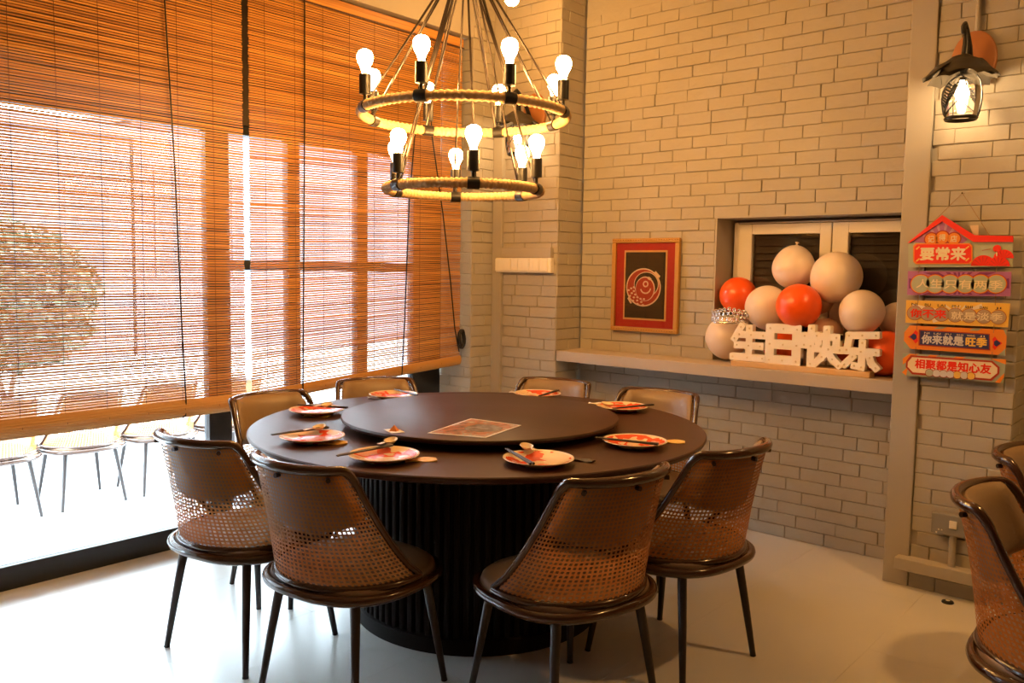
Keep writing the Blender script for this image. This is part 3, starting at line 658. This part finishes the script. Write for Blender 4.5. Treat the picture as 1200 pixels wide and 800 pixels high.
pl('inner_border', -.146, .146, -.204, .204, -.0145, -.012, mat('gold_line', (.70, .42, .16), .5), b=.0005)
pl('black_panel', -.135, .135, -.193, .193, -.0165, -.0145, BLACKF, b=.0005)
def disc(cx, cz, rx, rz, n=40, a0=0, a1=2*PI):
    full = abs(a1-a0-2*PI) < 1e-6; m_ = n if full else n+1
    return [(cx+rx*math.cos(a0+(a1-a0)*k/n), cz+rz*math.sin(a0+(a1-a0)*k/n)) for k in range(m_)]
def band(cx, cz, r0, r1, a0, a1, n=28, dz=0): return disc(cx, cz, r1, r1, n, a0, a1)+disc(cx, cz+dz, r0, r0, n, a0, a1)[::-1]
lay = lambda name, poly, y, m, par=None: MB().prism(poly, y-.0006, y).build(name, m, par or pic)
em = lay('emblem', disc(-.008, -.012, .118, .112), -.0166, CREAM)
def emb(poly, y, m): return MB().prism(poly, y-.0006, y).build('emblem_detail', m, em)
emb(disc(-.008, -.012, .110, .104), -.0173, LOGOR)
emb(disc(.012, .006, .084, .074), -.0180, CREAM); emb(disc(.012, .006, .079, .069), -.0187, BLACKF)
emb(disc(.006, -.020, .066, .072), -.0194, CREAM); emb(disc(.004, -.022, .061, .067), -.0201, LOGOR)
emb(disc(.010, .008, .019, .019, 20), -.0208, CREAM); emb(disc(.010, .008, .011, .011, 20), -.0215, LOGOR)
emb(band(.010, -.012, .030, .038, PI*1.1, PI*1.95), -.0208, CREAM)
R = random.Random(4)
for k in range(16):
    a = PI*(.95+.6*k/15); r_ = .072+.018*(k % 3)-.01; emb(disc(-.008+r_*math.cos(a), -.022+r_*.95*math.sin(a), .008, .006, 8), -.0215-.0003*(k % 2), CREAM)
emb([(.030, .052), (.050, .040), (.038, .030), (.020, .040)], -.0215, CREAM); emb([(.075, .085), (.108, .055), (.100, .045), (.068, .072)], -.0222, CREAM); emb([(-.105, -.07), (-.08, -.105), (-.09, -.11), (-.112, -.08)], -.0222, CREAM)
pl('glazing', -fw+.026, fw-.026, -fh+.026, fh-.026, -.0255, -.0245, CLEAR, b=.0002)

# ------------------------------------------------------------------ switches and socket box
sw = thing('switch_panel', 'long ivory panel of light switches under the cable trunking', 'switch', (-3.372, YC-.004, 1.428))
MB().bbox(-.222, .222, -.034, 0, -.046, .044, .004).build('back_box', WHITEP, sw)
for k, (a, b) in enumerate(((-.220, -.092), (-.090, -.032), (-.030, .058), (.060, .138), (.140, .200))): 
    r_ = MB().bbox(a, b, -.042, -.033, -.038, .040, .003).build('switch_plate', WHITEP, sw)
    for j in range(2 if k else 3): u_ = a+(b-a)*(j+.5)/(2 if k else 3); MB().bbox(u_-.012, u_+.012, -.0432, -.041, -.022, .026, .0008).build('rocker', WHITEP, r_)
so = thing('socket_box', 'grey surface socket box with a pale switch, on a conduit down to the ledge', 'socket', (-.905, YG-.004, .325))
MB().bbox(-.060, .075, -.045, 0, -.045, .045, .004).build('box', GREYP, so)
MB().bbox(.012, .042, -.051, -.044, -.012, .022, .002).build('rocker', WHITEP, so)
for k in range(3): MB().bbox(-.032+.012*k, -.026+.012*k, -.0465, -.0445, -.028, -.022, .0005).build('socket_slot', WHITEP, so)
MB().lathe([(.010, 0), (.012, .002), (.010, .003), (.008, .002), (.010, 0)], 16).build('socket_rim', mat('dark_rim', (.08, .08, .08), .5), so).rotation_euler = (PI/2, 0, 0)
so.children[-1].location = (-.022, -.044, -.002)
MB().tube([(.024, -.02, -.045), (.024, -.02, -.184)], .0145, 14).build('conduit', SMOOTH, so, 40)
q = px(1110.5, 706, 2, 0); cap = MB().lathe([(0, 0), (.024, 0), (.025, .003), (.022, .008), (.014, .010), (0, .010)], 24).build('bottle_cap', BLACK, None, 40, (float(q[0]), float(q[1]), .0003)); tag(cap, 'small dark round cap lying on the floor in front of the ledge', 'cap')
MB().lathe([(0, .0101), (.009, .0101), (.009, .0112), (0, .0112)], 14).build('painted_glint', WHITEP, cap)  # white glint on the dark cap, put in as a small ivory disc

# ------------------------------------------------------------------ balloons, tiara and marquee letters on the shelf
def balloon(x, y, r, Y, m, label, tilt=(0, 0), grp=None):
    c = px(x, y, 1, Y); rr = r*sc(c)*1.0
    prof = [(0, rr)]+[(rr*math.sin(a)*(1-.06*max(0, -math.cos(a))), rr*math.cos(a)*(1.10 if math.cos(a) < 0 else 1)) for a in np.linspace(.12, PI-.13, 26)]
    zb = -rr*1.10; prof += [(.010, zb-.002), (.0035, zb-.007), (.0035, zb-.010), (.011, zb-.018), (0, zb-.017)]
    o = MB().lathe(prof[::-1], 36).build('balloon', m, None, 70, tuple(map(float, c))); o.rotation_euler = (tilt[0], tilt[1], 0); tag(o, label, 'balloon', grp); return o
GB = 'party balloons in the window recess'
balloon(865, 346, 21.5, 4.335, BRED, 'orange-red balloon above the silver tiara', (.3, -.5), GB)
balloon(930, 314, 24.5, 4.315, BCRE, 'cream balloon at the top of the cluster, before the left window pane', (2.9, 0), GB)
balloon(980, 324, 29.2, 4.275, BCRE, 'largest cream balloon, in front of the meeting sashes', (0, .5), GB)
balloon(899, 360, 25.5, 4.245, BCRE, 'cream balloon between the two orange-red balloons', (0, -.6), GB)
balloon(936, 358.5, 26, 4.135, BRED, 'orange-red balloon in the middle of the cluster', (1.0, .1), GB)
balloon(1010, 365, 25.5, 4.20, BCRE, 'cream balloon above the last marquee character', (0, .2), GB)
balloon(851, 395, 24, 4.25, BCRE, 'cream balloon under the silver tiara', (.1, -.2), GB)
balloon(962, 352, 14.5, 4.385, BPINK, 'translucent pink balloon behind the middle of the cluster', (0, .1), GB)
balloon(967, 393, 20.5, 4.23, BPINK, 'pink balloon behind the third marquee character', (0, .1), GB)
balloon(1052, 375, 21, 4.35, BCRE, 'cream balloon half hidden by the smooth pillar', (0, .3), GB)
balloon(1038, 413, 25.5, 4.22, BRED, 'orange-red balloon behind the last marquee character, against the pillar', (0, .4), GB)
balloon(918, 409, 22, 4.30, BRED, 'orange-red balloon behind the second marquee character', (0, -.2), GB)
balloon(990, 417, 15, 4.34, BRED, 'orange-red balloon low behind the third and last characters', (0, .1), GB)
q = px(855, 373, 1, 4.105); tia = thing('tiara', 'silver curled wire tiara propped on the cream balloon', 'tiara', tuple(map(float, q)), .35); tia.scale = (1.15, 1.15, 1.25)
mb = MB(); mb.tube([(.075*math.sin(a), .03*(1-math.cos(a)), -.02) for a in np.linspace(-1.3, 1.3, 15)], .0035, 6); mb.build('band', SILVER, tia, 60)
mb = MB()
for k, a in enumerate(np.linspace(-1.2, 1.2, 9)):
    c0 = np.array([.075*math.sin(a), .03*(1-math.cos(a)), 0]); h_ = .028-.012*abs(a)
    for (dx, dz, r_) in ((0, -.004, .010), (.004, h_*.5+.006, .009), (-.003, h_+.012, .006)): mb.tube([(c0[0]+dx+r_*math.cos(t), c0[1], c0[2]+dz+r_*math.sin(t)) for t in np.linspace(0, 2*PI, 13)[:-1]], .0030, 5, closed=True)
mb.build('wire_scrolls', SILVER, tia, 60)
LY = 4.10
mq = thing('marquee_sign', 'white plastic marquee characters with small bulbs on a pale wood base', 'sign', (-1.68, LY, RZ0))
bx0 = float(px(856, 428, 1, LY-.035)[0]); bx1 = float(px(1019, 441, 1, LY-.035)[0])
MB().bbox(bx0+1.68, bx1+1.68, -.035, .035, .0005, .028, .003).build('base', LBASE, mq)
STR = {'sheng': [[(.30, .95), (.12, .62)], [(.26, .74), (.93, .74)], [(.2, .44), (.86, .44)], [(.09, .11), (.93, .11)], [(.54, .92), (.54, .11)]],
 'ri': [[(.13, .90), (.87, .90)], [(.13, .5), (.87, .5)], [(.13, .1), (.87, .1)], [(.13, .9), (.13, .1)], [(.87, .9), (.87, .1)]],
 'kuai': [[(.24, .93), (.24, .07)], [(.08, .74), (.07, .52)], [(.38, .76), (.42, .62)], [(.44, .74), (.86, .74)], [(.40, .45), (.95, .45)], [(.86, .74), (.86, .45)], [(.62, .92), (.62, .5), (.52, .26), (.36, .09)], [(.66, .40), (.78, .22), (.93, .08)]],
 'le': [[(.18, .86), (.90, .90)], [(.19, .86), (.13, .50)], [(.12, .48), (.92, .48)], [(.55, .70), (.55, .10)], [(.55, .10), (.36, .12)], [(.30, .34), (.09, .14)], [(.76, .34), (.82, .2), (.93, .1)]]}
def capsule(p, q, w_):
    a = math.atan2(q[1]-p[1], q[0]-p[0]); c_ = w_*.25; out = []
    d = (math.cos(a), math.sin(a)); n = (-d[1], d[0]); L = math.hypot(q[0]-p[0], q[1]-p[1])
    for (s0, t0) in ((-w_, -w_+c_), (-w_+c_, -w_), (L+w_-c_, -w_), (L+w_, -w_+c_), (L+w_, w_-c_), (L+w_-c_, w_), (-w_+c_, w_), (-w_, w_-c_)): out.append((p[0]+d[0]*s0+n[0]*t0, p[1]+d[1]*s0+n[1]*t0))
    return out
bulb_m = MB().lathe([(.0050, 0), (.0046, .0012), (.003, .0028), (0, .0035)], 10).mesh('small_bulb', LBULB, 60)
ends = [(856.5, 896, 380, 424), (897.5, 938, 379.5, 428.5), (940, 985.5, 380.5, 432), (987.5, 1029, 386, 434.5)]
for (nm, strokes), (xa, xb, ya, yb) in zip(STR.items(), ends):
    A, B = px(xa, ya, 1, LY-.017), px(xb, yb, 1, LY-.017); X0, X1, Zt, Zb = A[0]+1.68, B[0]+1.68, max(A[2], .9)-RZ0, .0282; Wd, Ht = X1-X0, Zt-Zb; mb = MB(); pts = []
    hwid = {'sheng': .098, 'ri': .118, 'kuai': .088, 'le': .088}[nm]; k = 0
    for s_ in strokes:
        for p, q_ in zip(s_[:-1], s_[1:]):
            pp = (X0+p[0]*Wd, Zb+p[1]*Ht); qq = (X0+q_[0]*Wd, Zb+q_[1]*Ht); e_ = .00015*k; k += 1
            poly = [(x, max(Zb, z)) for x, z in capsule(pp, qq, hwid*Ht)]; mb.prism(poly, -.018-e_, .018+e_)
        pts += s_
        if math.dist(s_[0], s_[-1]) > .5: pts.append(((s_[0][0]+s_[-1][0])/2, (s_[0][1]+s_[-1][1])/2))
    lt = mb.build('marquee_character', LETTER, mq); done = []
    for p in pts:
        if any(math.dist(p, d) < .17 for d in done): continue
        done.append(p); o = link('small_bulb', bulb_m, lt, (X0+p[0]*Wd, -.0195, Zb+p[1]*Ht), (PI/2, 0, 0))

# ------------------------------------------------------------------ hanging sign of five boards
SY = 3.950; STH = .008
sg = thing('hanging_sign', 'five painted wooden boards of slogans hanging on strings from the pier', 'sign', (0, 0, 0))
P2 = lambda x, y: (float(px(x, y, 1, SY)[0]), float(px(x, y, 1, SY)[2]))
C_ = lambda n, c, r=.45: mat('sign_'+n, c, r)
SAGE, RED_, ORG, YEL, PUR, DPUR, CRM, DRED, BLU, TEAL, TAN = C_('sage', (.42, .44, .30)), C_('red', (.80, .025, .008)), C_('orange', (.80, .24, .02)), C_('yellow', (.82, .50, .08)), C_('mauve', (.42, .14, .34)), C_('purple', (.20, .03, .16)), C_('cream', (.84, .70, .46)), C_('darkred', (.40, .03, .01)), C_('blue', (.03, .035, .14)), C_('teal', (.36, .40, .28)), C_('tan', (.46, .33, .20))
SILV = C_('silver', (.62, .58, .55))
def board(poly, m, yb=0): return MB().prism(poly, SY-yb, SY-yb+STH).build('board', m, sg)
def deco(name, poly, lvl, m, par): return MB().prism(poly, SY-.0007*lvl-.0006, SY-.0007*lvl+.0001).build(name, m, par)
def dpx(name, pts, lvl, m, par): return deco(name, [P2(*p) for p in pts], lvl, m, par)
def circ(x, y, r, lvl, m, par, name='disc', a0=0, a1=2*PI):
    c = P2(x, y); rr = r*sc(px(x, y, 1, SY))*1.08; return deco(name, disc(c[0], c[1], rr, rr, 24, a0, a1), lvl, m, par)
def rrect(x0_, y0_, x1_, y1_, cut=3): return [(x0_+cut, y0_), (x1_-cut, y0_), (x1_, y0_+cut), (x1_, y1_-cut), (x1_-cut, y1_), (x0_+cut, y1_), (x0_, y1_-cut), (x0_, y0_+cut)]
def t_px(body, m, xc, yc, wpx, hpx, lvl, par, bold=.0):
    c = P2(xc, yc); a, b = P2(xc-wpx/2, yc), P2(xc+wpx/2, yc); return put_text('lettering', body, m, c[0], c[1], SY-.0007*lvl-.0007, abs(b[0]-a[0]), hpx*sc(px(xc, yc, 1, SY)), par, bold)
b1 = board([P2(*p) for p in ((1064.5, 284), (1104.5, 254), (1141, 277), (1187, 278), (1186.5, 312.5), (1064.5, 313))], SAGE)
dpx('gable', [(1069, 284), (1104.5, 258), (1134, 281), (1128, 285)], 1, PUR, b1)
for k in range(6): a = PI*(.12+.76*k/5); dpx('sunray', [(1104, 284), (1104+24*math.cos(a-.08), 284-24*math.sin(a-.08)), (1104+24*math.cos(a+.08), 284-24*math.sin(a+.08))], 2, C_('lilac', (.55, .30, .46)), b1)
rf = MB().prism([P2(*p) for p in ((1064, 284.5), (1104.5, 252), (1142, 275.5), (1187.5, 276.5), (1187.5, 283.5), (1141, 283.5), (1104.5, 259.5), (1067, 284.5))], SY-.008, SY+.004).build('roof_edge', RED_, b1)
for (x, y, r, s_) in ((1091.5, 280, 6.2, '记'), (1104.5, 278.2, 6.6, '得'), (1118, 279.7, 6.2, '店')): circ(x, y, r+1.3, 3, DRED, b1); circ(x, y, r, 4, ORG, b1); t_px(s_, CRM, x, y, 7.5, 7.5, 5, b1, .02)
dpx('plaque_edge', rrect(1070.5, 285, 1140, 309.5), 6, ORG, b1); dpx('plaque', rrect(1072, 286.3, 1138.5, 308.3), 7, RED_, b1); t_px('要常来', CRM, 1105.2, 297.3, 53, 14.5, 8, b1, .045)
for (x, y) in ((1076, 290.5), (1134, 290), (1076, 304.5), (1134, 304)): dpx('corner_mark', [(x-2.5, y+1), (x+1.5, y-2.2), (x+2.5, y-1), (x-1.5, y+2.2)], 8, YEL, b1)
for (x, y, r, l) in ((1152, 312, 12, 2), (1176, 303, 9.8, 2), (1170, 312.3, 11, 4)):
    circ(x, y, r, l, RED_, b1, 'fan', .05, PI-.05)
    for k in range(7): a = PI*(k+.5)/7; dpx('fan_fold', [(x+2*math.cos(a), y-2*math.sin(a)), (x+r*math.cos(a-.03), y-r*math.sin(a-.03)), (x+r*math.cos(a+.03), y-r*math.sin(a+.03))], l+1, DRED, b1)
dpx('fan_fold', [(1151, 293), (1161, 291.4), (1161, 292), (1151, 293.6)], 2, DRED, b1)
circ(1168.7, 291.2, 4, 5, RED_, b1, 'blossom'); dpx('stem', [(1167.6, 294), (1169, 294), (1169, 300), (1167.6, 300)], 5, CRM, b1)
b2 = board([P2(*p) for p in ((1064, 317.5), (1185, 318.5), (1184, 347), (1063, 345.5))], PUR)
for k in range(16): a = 2*PI*k/16; dpx('sunray', [(1124, 332), (1124+min(59, 13/max(.05, abs(math.sin(a-.1))))*math.cos(a-.1), 332+max(-13, min(13, 59*math.sin(a-.1)))), (1124+min(59, 13/max(.05, abs(math.sin(a+.1))))*math.cos(a+.1), 332+max(-13, min(13, 59*math.sin(a+.1))))], 1, DPUR, b2)
xs = (1079, 1096, 1113.3, 1131.4, 1149, 1167.5)
for x in xs: circ(x, 332.6, 10.8, 2, DRED, b2); circ(x, 332.6, 10.2, 3, ORG, b2)
for x in xs: circ(x, 332.6, 9.3, 4, SAGE, b2)
t_px('人生只有两季', CRM, 1123.2, 333, 101, 10.5, 5, b2, .012)
b3 = board([P2(*p) for p in ((1062, 351.5), (1183.5, 355.5), (1181, 383.5), (1061, 378))], YEL)
for k in range(14): a = 2*PI*(k+.3)/14; s0 = min(54, 9.5/max(.05, abs(math.sin(a)))); dpx('sunray', [(1122, 367), (1122+s0*math.cos(a-.09), 367+s0*math.sin(a-.09)*.95), (1122+s0*math.cos(a+.09), 367+s0*math.sin(a+.09)*.95)], 1, CRM, b3)
for k, (x, s_) in enumerate(zip((1072, 1087.5, 1103.5, 1119.5, 1135.5, 1153, 1170), ('NI', 'BU', 'LAI', 'JIU', 'SHI', 'DAN', 'JI'))):
    yy = 366.6+.155*(x-1072)*.33; circ(x, yy, 7.9, 2, DRED, b3); circ(x, yy, 7.4, 3, TAN, b3); t_px(s_, C_('ink', (.05, .02, .01)), x, yy-10.3, 3+2*len(s_), 3, 4, b3, .02)
t_px('你不来', RED_, 1087.8, 367.2, 42, 9.6, 5, b3, .045); t_px('就是淡季', CRM, 1144.6, 370.6, 60, 9.2, 5, b3, .02)
b4 = board([P2(*p) for p in ((1060.3, 381), (1180, 386.3), (1178, 416.3), (1058.6, 408))], ORG)
for (x, y, s_) in ((1072, 394.5, 1), (1167, 402, -1)): dpx('ornament', [(x-8, y), (x-2, y-4), (x+1, y-8), (x+4, y-5), (x+3, y), (x+4, y+5), (x+1, y+8), (x-2, y+4)] if s_ > 0 else [(x+8, y), (x+2, y-4), (x-1, y-8), (x-4, y-5), (x-3, y), (x-4, y+5), (x-1, y+8), (x+2, y+4)], 1, RED_, b4); dpx('ornament', [(x-6, y), (x-1, y-4), (x+2, y-2), (x+2, y+2), (x-1, y+4)] if s_ > 0 else [(x+6, y), (x+1, y-4), (x-2, y-2), (x-2, y+2), (x+1, y+4)], 2, BLU, b4)
for pts in (((1060.3, 381), (1066, 381.3), (1060, 389)), ((1176, 386.1), (1180, 386.3), (1179.6, 394)), ((1058.6, 408), (1059.4, 399), (1067, 408.6)), ((1170, 415.8), (1178, 416.3), (1178.5, 408)), ((1100, 382.8), (1110, 383.2), (1104, 385.3), (1094, 385)), ((1140, 384.6), (1150, 385), (1146, 387.5), (1136, 387))): dpx('edge_wave', pts, 1, TEAL, b4)
dpx('panel_edge', [(1077, 386), (1160, 391), (1160.5, 410.5), (1076.5, 404.5)], 2, DRED, b4); dpx('panel', [(1078.5, 387.2), (1159, 392), (1159, 409.2), (1078, 403.4)], 3, BLU, b4)
for (x, s_) in zip((1086.5, 1098.5, 1111, 1125, 1138, 1151), ('NI', 'LAI', 'JIU', 'SHI', 'WANG', 'JI')): t_px(s_, CRM, x, 390+.062*(x-1086), 3+1.6*len(s_), 2, 4, b4, .02)
for (s_, x, m_) in (('你来就是', 1104.5, SILV), ('旺季', 1144.3, YEL)): t_px(s_, m_, x, 398.2+.062*(x-1104), 49 if len(s_) > 2 else 24.5, 10.5, 4, b4, .045)
b5 = board([P2(*p) for p in ((1058, 413.8), (1179, 421), (1176, 449), (1056.5, 439.5))], TEAL)
for pts in (((1058, 420), (1066, 414.3), (1076, 414.9), (1058, 427)), ((1057, 436), (1064, 430), (1062, 440)), ((1160, 420), (1179, 421), (1179, 427)), ((1166, 448), (1177, 437), (1176.5, 442), (1172, 448.6)), ((1090, 415.7), (1100, 416.3), (1096, 418), (1086, 418)), ((1120, 417.5), (1132, 418.2), (1127, 420.5), (1116, 420))): dpx('edge_wave', pts, 1, ORG, b5)
dpx('plaque_edge', [(1067.5, 416), (1163, 422.5), (1171.5, 430), (1171, 438), (1162, 446), (1069, 438.3), (1061.5, 430), (1062, 423)], 2, DRED, b5)
dpx('plaque', [(1069, 418.3), (1162, 424.6), (1169, 431), (1168.7, 437), (1160.5, 443.6), (1070, 436), (1063.8, 429.5), (1064.2, 424)], 3, CRM, b5)
t_px('相聚都是知心友', RED_, 1116, 429, 89, 11, 4, b5, .045)
for k in range(7): x = 1089.5+8.1*k; circ(x, 436.6+.62*k, 4.4, 5, DRED, b5); circ(x, 436.6+.62*k, 3.8, 6, (SAGE, SILV, SILV, SILV, YEL, SILV, YEL)[k], b5)
STRG = mat('sign_string', (.35, .20, .09), .8)
for a, b in (((1069, 288), (1069, 288)),):
    pass
def string(pts): MB().tube([(P2(*p)[0], SY+.002-(.006 if i_ in (0, len(pts)-1) else 0), P2(*p)[1]) for i_, p in enumerate(pts)], .0013, 5).build('string', STRG, sg)
for pts in ([(1077.5, 311), (1076.5, 320)], [(1168.5, 311), (1167.5, 320)], [(1076.5, 344), (1076, 355)], [(1167, 344.5), (1166.5, 357.5)], [(1075.5, 376), (1074.5, 386)], [(1165, 380), (1164.5, 390)], [(1073.5, 406), (1072.5, 417)], [(1163, 412), (1162, 423)]): string(pts)
nail = P2(1127, 226)
MB().tube([(P2(1090, 263)[0], SY+.004, P2(1090, 263)[1]), (nail[0], SY+.012, nail[1]), (P2(1160, 277)[0], SY+.004, P2(1160, 277)[1])], .0013, 5).build('string', STRG, sg)
MB().tube([(nail[0], YG+.004, nail[1]), (nail[0], SY+.006, nail[1])], .003, 8).build('nail', SILVER, sg)
bar = MB().prism([P2(*p) for p in ((1136, 264), (1146, 263.5), (1146, 278), (1139, 274))], SY+.009, SY+.010).build('paper_label', C_('paper', (.66, .52, .40)), sg)

# ------------------------------------------------------------------ the terrace and the street outside
struct(MB().box(-40, -3.985, -20, 30, -.5, TERZ).build('terrace', TERR))
def building(label, x, y0_, y1_, h, m, wins, grp):
    t = thing('building', label, 'building', (x, (y0_+y1_)/2, TERZ), 0, grp); hy = (y1_-y0_)/2
    MB().box(-3, 0, -hy, hy, 0, h).build('wall', m, t); MB().box(-3.1, .15, -hy-.1, hy+.1, h, h+.2).build('roof_edge', m, t)
    ny, nz = wins
    for i in range(ny):
        for j in range(nz):
            yc = -hy+(i+.5)*2*hy/ny; zc = .8+(j+.5)*(h-1.0)/nz; wy, wz = 2*hy/ny*.27, (h-1)/nz*.30
            f_ = MB().bbox(-.02, .05, yc-wy, yc+wy, zc-wz, zc+wz, .01).build('window', FACADE, t); MB().box(.045, .056, yc-wy+.08, yc+wy-.08, zc-wz+.08, zc+wz-.08).build('pane', FGLASS, f_)
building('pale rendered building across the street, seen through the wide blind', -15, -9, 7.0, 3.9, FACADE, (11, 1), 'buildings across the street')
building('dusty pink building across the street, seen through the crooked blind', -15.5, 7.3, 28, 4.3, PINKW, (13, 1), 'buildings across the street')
def shrub(label, x, y, r, z0_, z1_, n, seed):
    R = random.Random(seed); t = thing('leafy_shrub', label, 'shrub', (x, y, TERZ)); mb = MB()
    for k in range(n):
        u = R.random(); a = R.uniform(0, 2*PI); ph = math.acos(R.uniform(-1, 1)); q = R.random()**.4
        c = np.array([r*q*math.sin(ph)*math.cos(a), r*q*math.sin(ph)*math.sin(a), (z0_+z1_)/2+(z1_-z0_)/2*q*math.cos(ph)]); L = R.uniform(.07, .13)
        d = np.array([R.gauss(0, 1), R.gauss(0, 1), R.gauss(0, .7)]); d /= np.linalg.norm(d); e_ = np.cross(d, [R.gauss(0, 1), R.gauss(0, 1), R.gauss(0, 1)]); e_ /= np.linalg.norm(e_)
        mb.add([c, c+d*L*.5+e_*L*.28, c+d*L, c+d*L*.5-e_*L*.28], [(0, 1, 2, 3)])
    stuff(mb.build('foliage', LEAFM, t))
    for k in range(4): a = 2*PI*k/4+.4; MB().tube([(0, 0, .35), (.12*math.cos(a), .12*math.sin(a), z0_+.1), (.4*r*math.cos(a), .4*r*math.sin(a), (z0_+z1_)/2)], [.025, .018, .008], 6).build('stem', mat('bark', (.12, .08, .05), .9), t)
    MB().lathe([(.0, .0), (.22, 0), (.28, .42), (.25, .42), (.24, .36), (0, .36)], 24).build('planter', SOIL, t, 40)
shrub('dark leafy shrub in a planter out on the terrace behind the wide blind', -8.3, 2.72, .78, .70, 2.05, 6500, 41)
